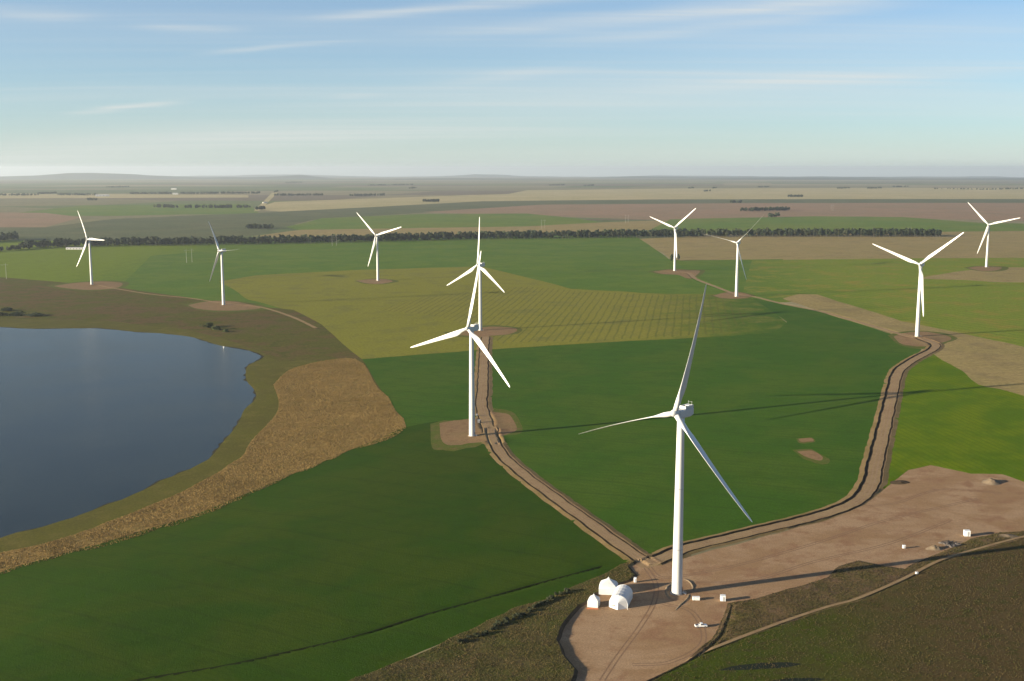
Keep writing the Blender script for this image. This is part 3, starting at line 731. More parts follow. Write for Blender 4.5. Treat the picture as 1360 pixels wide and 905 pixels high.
def stairs_mesh():
    bm = bmesh.new()
    for i in range(5): bm_box(bm, (0, -2.75-.28*i, .82-.18*i+.0), (1.1, .27, .05))
    for x in (-.58, .58):
        bm_bar(bm, (x, -2.5, 1.0), (x, -4.1, .05), .05); bm_bar(bm, (x, -2.5, 2.0), (x, -4.1, 1.05), .03); bm_bar(bm, (x, -4.1, .05), (x, -4.1, 1.05), .03)
    return from_bm('stairs', bm)
TM = dict(flange=flange_mesh(), tower=tower_mesh(), nacelle=nacelle_mesh(), cooler=cooler_mesh(), hatch=hatch_mesh(), mast=mast_mesh(), hub=hub_mesh(), blade=blade_mesh(), found=ring_mesh(), door=door_mesh(), stairs=stairs_mesh())
for k, m in (('flange',M_STEEL),('tower',M_TURB),('nacelle',M_NAC),('cooler',M_NAC),('hatch',M_DARK),('mast',M_STEEL),('hub',M_NAC),('blade',M_BLADE),('found',M_CONC),('door',M_DARK),('stairs',M_STEEL)):
    TM[k].materials.append(m)
    if k in ('tower','hub','blade','found'): TM[k].polygons.foreach_set('use_smooth', [True]*len(TM[k].polygons))
for k in ('tower','blade'):
    TM[k].update()
def part(name, me, parent, mat=None):
    o = bpy.data.objects.new(name, me); COL.objects.link(o); o.parent = parent
    if mat is not None: o.matrix_basis = mat
    return o
def wind_turbine(x, y, yaw, az, pitch, label, R=RR, sc=1.0):
    """yaw: degrees the rotor turns to the camera's left; az: azimuth of the first blade, clockwise seen from the front"""
    t = empty('wind_turbine', (x, y, gz(x, y)+.05)); t.scale = (sc,)*3
    tag(t, label, 'wind turbine', 'wind turbines of the wind farm')
    Yw = Matrix.Rotation(-math.radians(yaw), 4, 'Z')
    part('foundation', TM['found'], t); tw = part('tower', TM['tower'], t)
    for zf in (20.0, 47.0): rf = 2.28-.74*(zf/78.2)**1.1+.012; part('flange_ring', TM['flange'], tw, Matrix.Translation((0, 0, zf)) @ Matrix.Diagonal((rf, rf, 1, 1)))
    part('door', TM['door'], t, Matrix.Rotation(math.radians(70), 4, 'Z')); part('stairs', TM['stairs'], t, Matrix.Rotation(math.radians(70), 4, 'Z'))
    top = Matrix.Translation((0, 0, HUB)) @ Yw @ Matrix.Rotation(-TILT*.0, 4, 'X')
    n = part('nacelle', TM['nacelle'], t, top)
    part('cooler_frame', TM['cooler'], n); part('roof_hatch', TM['hatch'], n); part('wind_sensor', TM['mast'], n)
    rot = Matrix.Translation((0, 0, HUB)) @ Yw @ Matrix.Rotation(-TILT, 4, 'X') @ Matrix.Translation((0, -4.3, .35))
    hb = part('hub', TM['hub'], t, rot)
    for k in range(3):
        a = math.radians(az+120*k)
        m = rot @ Matrix.Rotation(a, 4, 'Y') @ Matrix.Rotation(-math.radians(pitch), 4, 'Z') @ Matrix.Diagonal((1, 1, R/RR, 1))
        part('blade', TM['blade'], t, m)
    return t
TURB = [ # photo base point, yaw, azimuth, pitch, label, blade length
 ((899,788), 46, 13.5, 82, 'tall white wind turbine in the foreground beside the white tents', 56.5),
 ((627,579), 39, 11, 8, 'white wind turbine on a bare rectangle beside the straight gravel road in mid field', 58),
 ((638,439), 44, 1, 8, 'white wind turbine where the straight gravel road ends, overlapped by a nearer one', 58.5),
 ((1218,447), 38, 51, 6, 'white wind turbine on the right where the gravel road bends by the bare tan strip', 58),
 ((1310,355), 37, 76, 6, 'white wind turbine farthest right, its blade reaching the edge of the picture', 58),
 ((978,394), 30, 44, 80, 'white wind turbine with thin feathered blades beside the gravel road, right of centre', 57),
 ((896,360), 38, 50, 6, 'white wind turbine before a dark tree at the far end of the gravel road', 57),
 ((502,373), 28, 74, 6, 'white wind turbine standing alone in the olive field left of centre', 57.5),
 ((297,405), 42, 87, 80, 'white wind turbine with thin feathered blades on a bare oval near the lake', 52),
 ((122,378), 38, 90, 6, 'white wind turbine farthest left, above the brown marsh', 58),
]
TXY = []
for (b, yaw, az, pit, lab, Rb) in TURB:
    p = at(*b)
    wind_turbine(p[0], p[1], yaw, az, pit, lab, Rb, 1.02 if b[0] == 899 else 1.0)

# ------------------------------------------------------------------ plants
def tufts(name, poly, n, hgt, wid, mat, blades=4, label=None, holes=(), clump=None, lean=.35, line=None):
    """thousands of small grass blades in one mesh"""
    lo, hi = poly.min(0), poly.max(0); pts = np.zeros((0, 2))
    while len(pts) < n:
        q = RNG.uniform(lo, hi, (n*2, 2)); q = q[inside(poly, q[:, 0], q[:, 1])]
        for h in holes: q = q[~inside(h, q[:, 0], q[:, 1])]
        if line is not None: q = q[(line[2] < 0) | (dist_line(line[0], q[:, 0], q[:, 1])[0] > line[1])]
        if clump:
            k = np.array([noise.noise(Vector((a/clump, b/clump, 4.2)))*.5+.5 for a, b in q]); q = q[RNG.uniform(0, 1, len(q)) < k*1.3]
        pts = np.vstack([pts, q])
    pts = pts[:n]; z = z_ground(pts[:, 0], pts[:, 1])
    N_ = n*blades; P = np.repeat(np.column_stack([pts, z]), blades, 0)
    ang = RNG.uniform(0, 2*np.pi, N_); sz = np.repeat(RNG.uniform(.55, 1.25, n), blades)*RNG.uniform(.8, 1.1, N_)
    w = wid*sz*.5; h = hgt*sz; ln = lean*h*RNG.uniform(.2, 1.2, N_); la = RNG.uniform(0, 2*np.pi, N_)
    off = np.column_stack([np.cos(la), np.sin(la), np.zeros(N_)])*(wid*.55*sz*RNG.uniform(0, 1, N_))[:, None]
    P = P+off; P[:, 2] -= .05
    dx, dy = np.cos(ang)*w, np.sin(ang)*w
    a = P+np.column_stack([dx, dy, 0*dx]); b = P-np.column_stack([dx, dy, 0*dx])
    tip = P+np.column_stack([np.cos(la)*ln, np.sin(la)*ln, h]); t2 = tip+np.column_stack([dx, dy, 0*dx])*.45; t1 = tip-np.column_stack([dx, dy, 0*dx])*.45
    V = np.stack([b, a, t2, t1], 1).reshape(-1, 3)
    me = bpy.data.meshes.new(name); me.vertices.add(len(V)); me.vertices.foreach_set('co', V.ravel())
    me.loops.add(len(V)); me.loops.foreach_set('vertex_index', np.arange(len(V), dtype=np.int32))
    me.polygons.add(N_); me.polygons.foreach_set('loop_start', np.arange(0, len(V), 4, dtype=np.int32)); me.polygons.foreach_set('loop_total', np.full(N_, 4, np.int32))
    me.update(calc_edges=True); o = link(name, me, mat)
    return tag(o, label, None, None, 'stuff')
REEDS = [r[2] for r in REG if r[0] == 'reed_bed'][0]
SCRUB = [r[2] for r in REG if r[0] == 'scrub_ground'][0]
WEEDS = [r[2] for r in REG if r[0] == 'weedy_ground'][0]
TUSS = [r[2] for r in REG if r[1] == 'tussock'][0]
M_REED = island_mat('reed_straw', [(.22,.165,.065),(.30,.215,.088),(.36,.26,.11),(.40,.30,.135)], posvar=35)
M_WEED = island_mat('weed_stalks', [(.050,.062,.018),(.085,.085,.028),(.13,.10,.050),(.10,.070,.042)], posvar=14)
M_SCRUB = island_mat('scrub_leaves', [(.080,.086,.026),(.115,.12,.030),(.16,.135,.050),(.20,.15,.08)], posvar=9)
M_TUSS = island_mat('tussock_grass', [(.085,.12,.024),(.12,.11,.036),(.16,.12,.065),(.20,.145,.09)], posvar=12)
SC_VIS = SCRUB[(SCRUB[:, 1] > 300)] if False else SCRUB
def clip(poly, ymin):
    """keep the part of an outline with y above ymin"""
    out = []; n = len(poly)
    for i in range(n):
        a, b = poly[i], poly[(i+1) % n]
        if a[1] >= ymin: out.append(a)
        if (a[1] >= ymin) != (b[1] >= ymin): t = (ymin-a[1])/(b[1]-a[1]); out.append(a+(b-a)*t)
    return np.array(out)
tufts('reeds', clip(REEDS, 380), 80000, .48, .30, M_REED, 3, 'golden dry reeds between the lake and the green fields', holes=[LAKE], clump=14)
tufts('scrub_weeds', clip(SCRUB, 345), 30000, .34, .17, M_SCRUB, 3, 'dark weedy scrub left of the dirt pad', holes=[PAD, offset_line(PAD, 1.5, True), offset_line(PAD, -1.5, True)], clump=9)
tufts('roadside_weeds', clip(WEEDS, 345), 14000, .30, .22, M_WEED, 3, 'dry brown weeds between the dirt pad and the narrow track', holes=[PAD], clump=8, line=(ROADS[5]['w'], 1.6, np.float64(1)))
tufts('tussock_grass', clip(TUSS, 350), 42000, .32, .20, M_TUSS, 3, 'brown and green tussocks in the field below the narrow track', clump=10, line=(ROADS[5]['w'], 1.8, np.float64(1)))

# bushes and trees
M_BARK = plain('bark', (.12,.095,.07), rough=.9, var=.25, scale=1.5)
M_LEAF = [island_mat('leaves_%s' % n, c) for n, c in (('dark', [(.022,.034,.016),(.038,.052,.022),(.050,.066,.026)]), ('olive', [(.034,.042,.020),(.052,.060,.027),(.07,.075,.032)]), ('bush', [(.040,.050,.018),(.065,.080,.022),(.10,.11,.03)]))]
def crown_mesh(name, seed, rx, rz, zc, n, leaf, lobes=5, flat=0.0):
    """leaf clumps spread through several lobes of the crown"""
    rg = np.random.default_rng(seed); L_ = []
    for k in range(lobes):
        a = rg.uniform(0, 6.28); d = rg.uniform(.1, .62)*rx
        L_.append((math.cos(a)*d, math.sin(a)*d, zc+rg.uniform(-.55, .55)*rz, rg.uniform(.42, .68)*rx, rg.uniform(.35, .55)*rz))
    L_.append((0, 0, zc, rx*.62, rz*.85))
    V = []; Fc = []
    for i in range(n):
        c = L_[rg.integers(len(L_))]; v = rg.normal(size=3); v /= np.linalg.norm(v); rad = rg.uniform(.55, 1.0)**.5
        p = np.array([c[0]+v[0]*c[3]*rad, c[1]+v[1]*c[3]*rad, c[2]+v[2]*c[4]*rad]); s = leaf*rg.uniform(.6, 1.4)
        u = rg.normal(size=3); u /= np.linalg.norm(u); w = np.cross(v+rg.normal(size=3)*.5, u); w /= np.linalg.norm(w)+1e-9
        b = len(V); m = p+np.cross(u, w)*s*.25
        V += [p-u*s*.5-w*s*.4, p+u*s*.5-w*s*.4, p+u*s*.35+w*s*.5, p-u*s*.4+w*s*.45, m]
        Fc += [(b, b+1, b+4), (b+1, b+2, b+4), (b+2, b+3, b+4), (b+3, b, b+4)]
    V = np.array(V); V[:, 2] = np.maximum(V[:, 2], .05 if flat else -1e9)
    me = bpy.data.meshes.new(name); me.from_pydata(V.tolist(), [], Fc); me.update(); return me
def trunk_mesh(name, seed, h, r, n=6):
    rg = random.Random(seed); bm = bmesh.new(); q = Vector((0, 0, -.4)); pts = [(q.copy(), r*1.3)]
    for i in range(4): q = q+Vector((rg.uniform(-.25, .25), rg.uniform(-.25, .25), h/4)); pts.append((q.copy(), r*(1-.17*(i+1))))
    for (a, ra), (b, rb) in zip(pts, pts[1:]):
        rs = []
        for p, rr in ((a, ra), (b, rb)): rs.append([bm.verts.new(p+Vector((rr*math.cos(6.2832*i/n), rr*math.sin(6.2832*i/n), 0))) for i in range(n)])
        for i in range(n): bm.faces.new((rs[0][i], rs[0][(i+1)%n], rs[1][(i+1)%n], rs[1][i]))
    for k in range(4):                                                   # limbs
        s = pts[rg.randint(2, 4)][0]; a = rg.uniform(0, 6.28); bm_bar(bm, s, s+Vector((math.cos(a)*h*.28, math.sin(a)*h*.28, h*.3)), r*.3, 5)
    return from_bm(name, bm)
NV = 7
CROWN = []; TRUNK = []
for v in range(NV):
    hh = 17+2.2*(v % 4)
    c = crown_mesh('crown', 100+v, 4.4+.5*(v % 3), 7.0, hh*.58, 150, 2.1, 6); c.materials.append(M_LEAF[v % 2]); CROWN.append(c)
    t = trunk_mesh('trunk', 200+v, hh*.55, .38); t.materials.append(M_BARK); TRUNK.append(t)
def tree(x, y, v, s, label, group=None, cat='tree', name='tree', crown=None, trunk=None, rz=None):
    e = empty(name, (x, y, gz(x, y)-.1), random.uniform(0, 6.28) if rz is None else rz); e.scale = (s, s, s*random.uniform(.9, 1.12))
    tag(e, label, cat, group)
    part('trunk', trunk or TRUNK[v % NV], e); part('crown', crown or CROWN[v % NV], e)
    return e
# the long shelterbelt: front row of separate trees
belt = W([(28,331),(120,328),(200,327),(400,324),(640,318.5),(800,316.5),(1000,315),(1248,315)])
seg = np.hypot(*np.diff(belt, axis=0).T); tot = seg.sum(); NB = 285
cum = np.concatenate([[0], np.cumsum(seg)])
for i in range(NB):
    s = tot*i/(NB-1); x = np.interp(s, cum, belt[:, 0])+random.uniform(-1.5, 1.5); y = np.interp(s, cum, belt[:, 1])+random.uniform(-3, 3)
    tree(x, y, random.randrange(NV), random.uniform(1.0, 1.3), 'dark evergreen in the front row of the long tree belt across the plain', 'trees in the front row of the long belt')
def wood(name, pts, n, rad, label, hs=(.6, 1.0), leafn=26, seed=0, lum=0):
    """a far-off wood or tree line that reads as one mass"""
    rg = np.random.default_rng(seed); p = W(pts); sg = np.hypot(*np.diff(p, axis=0).T); cu = np.concatenate([[0], np.cumsum(sg)])
    V = []; Fc = []
    S_ = rg.uniform(0, cu[-1], n); XX = np.interp(S_, cu, p[:, 0])+rg.normal(size=n)*rad*.4; YY = np.interp(S_, cu, p[:, 1])+rg.normal(size=n)*rad; ZZ = z_base(XX, YY)
    for cx_, cy_, g in zip(XX, YY, ZZ):
        h = 17*rg.uniform(*hs); r = h*.32
        for k in range(leafn):
            v = rg.normal(size=3); v /= np.linalg.norm(v)
            c = np.array([cx_, cy_, g+h*.55])+v*np.array([r, r, h*.45])*rg.uniform(.5, 1); sz = h*.22
            u = rg.normal(size=3); u /= np.linalg.norm(u); w = np.cross(v, u); w /= np.linalg.norm(w)+1e-9
            b = len(V); V += [c-u*sz-w*sz*.6, c+u*sz-w*sz*.6, c+w*sz]; Fc.append((b, b+1, b+2))
    me = bpy.data.meshes.new(name); me.from_pydata(np.array(V).tolist(), [], Fc); me.update()
    return tag(link(name, me, M_LEAF[lum]), label, None, None, 'stuff')
wood('tree_belt_back_rows', [(28,329.5),(120,326.5),(200,325.5),(400,322.5),(640,317),(800,315),(1000,313.5),(1248,313.5)], 900, 8, 'rear rows and undergrowth of the long dark tree belt', (.7,1.35), 26, 1)
wood('far_wood', [(-160,330),(-60,324),(0,320),(22,318)], 120, 22, 'dark wood at the left edge behind the tree belt', (.8,1.35), 34, 2)
wood('far_wood', [(-60,336),(0,334),(45,330)], 40, 10, 'dark thicket at the left edge before the tree belt', (.5,.8), 30, 3)
FW = [([(328,304),(364,304)],26,10,'small dark copse in the dull fields left of centre'), ([(206,276),(236,276.5)],22,10,'left piece of the broken tree line on the left plain'), ([(244,277),(332,276.5)],46,12,'longer right piece of the broken tree line on the left plain'),
 ([(563,268.6),(584,268.4)],22,10,'short dark tree row standing alone left of the middle'), ([(983,281),(1052,279.5)],60,14,'long dark tree row on the purple ploughed field'), ([(1022,289),(1034,288.5)],8,8,'tiny clump below the tree row on the ploughed field'),
 ([(1046,262),(1066,262)],26,12,'short dark tree row on the pale stubble right of centre'), ([(971,270),(985,270)],10,8,'small clump on the dark strip behind the near turbine'),
 ([(914,251),(921,250.5)],10,12,'small round copse on the pale plain, first of three'), ([(935,255),(942,254.5)],10,10,'nearest of the three small copses on the pale plain'), ([(946,251),(951,250.5)],8,10,'rightmost of the three small copses on the pale plain'),
 ([(1113,251),(1128,250.5)],14,16,'small far copse right of the middle'), ([(1152,251),(1171,250.5)],26,16,'dark far tree row on the right plain'), ([(1186,249),(1206,248.5)],22,18,'faint far tree row on the right plain'), ([(1240,251.5),(1310,252.5),(1390,251)],70,30,'long faint tree line at the far right'),
 ([(365,260.5),(430,260)],50,14,'left dark half of the far tree line left of the middle'), ([(465,261),(512,260)],46,16,'right loose half of the far tree line left of the middle'), ([(490,247),(548,246)],60,30,'long thin far tree line under the central hills'), ([(543,251),(553,250.5)],12,14,'small far copse under the central hills'),
 ([(50,258.5),(75,257.5)],40,20,'dense far copse on the left plain'), ([(75,259.5),(130,260)],50,14,'far tree line right of the dense left copse'), ([(170,258),(228,258)],66,14,'dark far tree line beside the pale farmstead'), ([(240,258),(338,257.5)],90,14,'long far tree line right of the pale farmstead'), ([(116,266.5),(129,266.5)],12,8,'tiny far tree row below the farmstead'),
 ([(143,249.5),(170,249)],30,26,'faint far tree line under the blue hills'), ([(-40,260.5),(50,260)],70,10,'thin hedge line at the far left edge'), ([(730,247),(750,246.5)],24,22,'faint far copse right of the middle'), ([(775,247.5),(790,247)],16,22,'second faint far copse right of the middle'), ([(338,258),(346,257)],10,10,'tree by the pale diagonal lane'), ([(340,279),(351,278.5)],14,9,'small clump at the near end of the pale diagonal lane'), ([(364,256),(370,255)],8,10,'tree at the far end of the pale diagonal lane'), ([(1005,249.5),(1020,249)],14,20,'faint copse behind the near turbine'), ([(380,243.5),(400,243)],30,40,'far bluish wood under the hills left of the middle')]
for i, (pp, n, rad, lab) in enumerate(FW): wood('far_trees', pp, int(n*1.5), rad*.7, lab, (.7, 1.15), 22, 20+i)
# single trees and bushes that stand apart
big = crown_mesh('crown', 301, 5.2, 7.5, 8.2, 420, 1.6, 7); big.materials.append(M_LEAF[0]); bt = trunk_mesh('trunk', 302, 6, .4); bt.materials.append(M_BARK)
p = at(892, 347); tree(p[0], p[1], 0, .95, 'dark tree showing left of the tower at the far end of the gravel road', None, 'tree', crown=big, trunk=bt)
p = at(901, 345.5); tree(p[0], p[1], 0, .8, 'dark tree showing right of the tower at the far end of the gravel road', None, 'tree', crown=big, trunk=bt, rz=2.)
for j, (px, py, w, h, lab) in enumerate([(276,435,18,4.2,'green bush with a long shadow by the far lake shore, leftmost'),(288,438,13,3.4,'small green bush by the far lake shore, middle of three'),(299,441,10,2.6,'small green bush by the far lake shore, rightmost of three'),
    (-8,419,34,4.2,'broad dark bush at the left edge above the lake'),(20,419.5,30,3.8,'dark bush above the lake, second from the left edge'),(48,420,26,2.8,'low dark bush above the lake, third from the left edge'),(10,413,20,3.,'small bush behind the dark bushes above the lake')]):
    p = at(px, py); c = crown_mesh('crown', 400+j, w*.5, h, h*.45, 520, 1.5, 7, flat=1); c.materials.append(M_LEAF[2 if j < 3 else 0]); st = trunk_mesh('stem', 450+j, h*.5, .12); st.materials.append(M_BARK)
    e = empty('bush', (p[0], p[1], gz(*p)-.1)); tag(e, lab, 'bush', 'bushes round the lake'); part('crown', c, e); part('stem', st, e)
# dark scrub bushes along the upper edge of the weedy patch
line = W([(612,852),(632,845),(650,838),(672,826),(690,818),(704,810),(722,800),(738,793),(752,786)])
cu = np.concatenate([[0], np.cumsum(np.hypot(*np.diff(line, axis=0).T))]); SB = []
for v in range(4):
    c = crown_mesh('crown', 500+v, 1.2, .9, .65, 150, .42, 5, flat=1); c.materials.append(M_LEAF[1]); st = trunk_mesh('stem', 520+v, .6, .05); st.materials.append(M_BARK); SB.append((c, st))
for i in range(34):
    s = cu[-1]*i/33; x = np.interp(s, cu, line[:, 0])+random.uniform(-1.5, 1.5); y = np.interp(s, cu, line[:, 1])+random.uniform(-2.2, 1.2); c, st = SB[i % 4]
    e = empty('scrub_bush', (x, y, gz(x, y)-.05), random.uniform(0, 6)); e.scale = (random.uniform(.7, 1.4),)*2+(random.uniform(.7, 1.3),)
    tag(e, 'low dark scrub bush in the ragged row along the edge of the big green field', 'bush', 'scrub bushes along the field edge'); part('crown', c, e); part('stem', st, e)

# ------------------------------------------------------------------ tents on the dirt pad
M_TENT = plain('tent_fabric', (.52,.52,.51), rough=.6, var=.06, scale=.5, bump=.03)
M_TENT2 = plain('tent_door_flap', (.30,.26,.22), rough=.8)
M_ORANGE = plain('orange_netting', (.42,.13,.05), rough=.8)
M_WHITE = plain('white_paint', (.74,.74,.71), rough=.45, var=.06, scale=1.2)
M_GREY = plain('grey_paint', (.30,.30,.30), rough=.5)
M_GLASS = plain('dark_glass', (.02,.025,.03), rough=.08)
M_TYRE = plain('tyre_rubber', (.025,.025,.025), rough=.85)
M_SOIL = ground_mat('heaped_soil', (.27,.205,.135), (.23,.17,.11), big=8, mid=2, fine=.5, bump=.1)
M_RUBBLE = plain('dark_rubble', (.09,.075,.065), rough=.9, var=.3, scale=1.5, bump=.05)
def place(name, px, py, rz, label, cat, group=None, dz=-.03):
    p = at(px, py); e = empty(name, (p[0], p[1], gz(*p)+dz), rz); return tag(e, label, cat, group)
def bmpart(name, bm, mat, parent, smooth=False):
    return link(name, from_bm(name, bm), mat, parent, smooth)
def main_tent():
    """long hall tent: ridge along +y, pointed prow at -y, bowed roof"""
    t = place('hall_tent', 821, 807.5, -.28, 'largest white tent, a long ridged hall on the dirt pad', 'tent')
    w, L_, he, hr = 4.0, 13.0, 2.5, 5.7
    prof = [(-w,0)]+[(-w*math.cos(math.pi*i/10), 1.7+(hr-1.7)*math.sin(math.pi*i/10)**.85) for i in range(11)]+[(w,0)]; NP = len(prof); he = 1.7
    bm = bmesh.new(); rings = []
    for y in (0, 3.2, 6.5, 9.8, L_):
        sag = 0 if y in (0, L_) else -.0
        rings.append([bm.verts.new((x, y, z-(.10 if (y not in (0, L_)) and 1 < i < NP-2 else 0))) for i, (x, z) in enumerate(prof)])
    for a, b in zip(rings, rings[1:]):
        for i in range(1, NP-2): bm.faces.new((a[i], a[i+1], b[i+1], b[i]))
    bmpart('roof', bm, M_TENT, t)
    for sx in (-1, 1):
        for k in range(4): bm = bmesh.new(); bm_box(bm, (sx*(w-.03), 1.6+k*3.25, he*.5), (.05, 3.2, he-.02)); bmpart('wall_panel', bm, M_TENT, t)
    bm = bmesh.new(); f = [bm.verts.new((x*.995, -.02, z*.995)) for x, z in prof]; prow_b = bm.verts.new((.2, -2.4, 0)); prow_t = bm.verts.new((.2, -1.6, 3.0))
    bm.faces.new((f[0], f[1], prow_t, prow_b)); bm.faces.new((f[NP-1], prow_b, prow_t, f[NP-2]))
    for i in range(1, NP-2): bm.faces.new((f[i], f[i+1], prow_t))
    bmpart('front_wall', bm, M_TENT, t)
    bm = bmesh.new(); bm.faces.new([bm.verts.new((x, L_+.02, z)) for x, z in prof]); bmpart('rear_wall', bm, M_TENT, t)
    bm = bmesh.new(); q = [(-3.1,-.62,.9),(-1.5,-1.52,.95),(-1.6,-1.42,1.75),(-2.9,-.70,1.6)]; bm.faces.new([bm.verts.new(v) for v in q]); bmpart('door_flap', bm, M_TENT2, t)
    bm = bmesh.new(); bm_bar(bm, (4.3, -1.2, 0), (4.3, -1.2, 2.5), .09); bm_bar(bm, (4.3, -1.2, 2.45), (4.1, .1, 2.65), .06); bmpart('porch_pole', bm, M_WHITE, t)
    for k, y in enumerate((0, 3.2, 6.5, 9.8, L_)):
        bm = bmesh.new()
        for (xa, za), (xb, zb) in zip(prof[1:-1], prof[2:-1]): bm_bar(bm, (xa, y, za+.04), (xb, y, zb+.04), .05, 5)
        bmpart('roof_seam', bm, M_TENT, t)
main_tent()
def pagoda(px, py, rz, half, he, hp, label, dark_side=False):
    t = place('peaked_tent', px, py, rz, label, 'tent', 'peaked white tents on the dirt pad')
    bm = bmesh.new(); rings = []
    for s, z in ((1.02, he-.15), (1.02, he), (.90, he+(hp-he)*.24), (.70, he+(hp-he)*.42), (.42, he+(hp-he)*.60), (.18, he+(hp-he)*.78), (.03, hp)):
        r = []
        for i in range(8):
            a = math.pi/4*i; c = Vector((math.cos(a), math.sin(a), 0)); k = half*s*(1 if i % 2 == 0 else 1.36); r.append(bm.verts.new((c.x*k, c.y*k, z)))
        rings.append(r)
    for a, b in zip(rings, rings[1:]):
        for i in range(8): bm.faces.new((a[i], a[(i+1)%8], b[(i+1)%8], b[i]))
    bm.faces.new(rings[-1]); bmpart('roof', bm, M_TENT, t)
    for k in range(4):
        bm = bmesh.new(); bm_box(bm, (0, -half+.03, he*.5), (half*1.9, .05, he-.02)); o = bmpart('wall', bm, M_TENT, t); o.rotation_euler = (0, 0, k*math.pi/2)
    for sx in (-1, 1):
        for sy in (-1, 1):
            bm = bmesh.new(); bm_bar(bm, (sx*half*.96, sy*half*.96, 0), (sx*half*.96, sy*half*.96, he), .07); bmpart('corner_post', bm, M_STEEL, t)
    bm = bmesh.new(); bm_bar(bm, (0, 0, hp-.1), (0, 0, hp+.5), .05); bmpart('finial', bm, M_STEEL, t)
    return t
pagoda(808, 786, -.15, 4.1, 2.6, 6.8, 'white peaked tent behind the hall tent, the taller of the two peaked ones')
pt = pagoda(788.5, 804.5, -.28, 2.4, 2.6, 5.4, 'small white peaked tent at the near left corner with an orange strip before it')
bm = bmesh.new(); bm_box(bm, (0, 0, .25), (5.0, .12, .5)); ob = place('barrier_strip', 787, 809.3, -.12, 'low orange barrier strip at the foot of the small peaked tent', 'barrier'); bmpart('netting', bm, M_ORANGE, ob)
for x in (-2.4, 0, 2.4): bm = bmesh.new(); bm_bar(bm, (x, 0, 0), (x, 0, .6), .04); bmpart('post', bm, M_STEEL, ob)

def cabin(name, px, py, rz, sz, label, cat, roofc=None, door=True):
    """small box building: body, roof lid, door, skids"""
    t = place(name, px, py, rz, label, cat)
    bm = bmesh.new(); bm_box(bm, (0, 0, .15+sz[2]*.5), sz, bevel=.05); bmpart('body', bm, M_WHITE, t)
    bm = bmesh.new(); bm_box(bm, (0, 0, .15+sz[2]+.05), (sz[0]*1.05, sz[1]*1.05, .10), bevel=.03); bmpart('roof', bm, roofc or M_WHITE, t)
    for s in (-1, 1):
        bm = bmesh.new(); bm_box(bm, (0, s*sz[1]*.36, .06), (sz[0]*.96, .14, .2)); bmpart('skid', bm, M_DARK, t)
    if door:
        bm = bmesh.new(); bm_box(bm, (sz[0]*.15, -sz[1]*.5-.02, .15+sz[2]*.46), (sz[0]*.32, .04, sz[2]*.84)); d = bmpart('door', bm, M_GREY, t)
        bm = bmesh.new(); bm_box(bm, (sz[0]*.04, -sz[1]*.5-.06, .15+sz[2]*.45), (.04, .05, .16)); bmpart('handle', bm, M_DARK, d)
    return t
cabin('small_cabin', 843.5, 773.5, -.2, (1.2,1.2,2.0), 'tiny white cubicle behind the hall tent at the pad corner', 'cabin')
cabin('equipment_cabin', 960, 798, -.1, (2.2,2.2,2.2), 'white cube cabin right of the near turbine at the pad edge', 'cabin')
cabin('equipment_cabin', 1284, 712, -.12, (2.8,2.6,2.7), 'bright white cabin on the right by the dirt heap', 'cabin')
cabin('instrument_box', 1200.5, 728.5, 0, (1.3,1.2,1.4), 'small white box left of the dirt heap on the bare ground', 'box', door=True)
cabin('instrument_box', 1217.5, 762.5, .2, (1.1,.9,.7), 'tiny white box in the weeds beside the narrow track', 'box', door=False)
def container():
    t = place('storage_container', 924.5, 797, -.05, 'low white container lying between the near turbine and the cube cabin', 'container')
    bm = bmesh.new(); bm_box(bm, (0, 0, .75), (3.1, 1.7, 1.2), bevel=.04); bmpart('body', bm, M_WHITE, t)
    for k in range(7):
        bm = bmesh.new(); bm_box(bm, (-1.35+k*.45, -.87, .75), (.12, .05, 1.05)); bmpart('rib', bm, M_WHITE, t)
    bm = bmesh.new(); bm_box(bm, (0, 0, 1.40), (3.2, 1.8, .1), bevel=.02); bmpart('lid', bm, M_WHITE, t)
    for s in (-1, 1):
        bm = bmesh.new(); bm_box(bm, (s*1.1, 0, .07), (.2, 1.6, .18)); bmpart('skid', bm, M_DARK, t)
container()
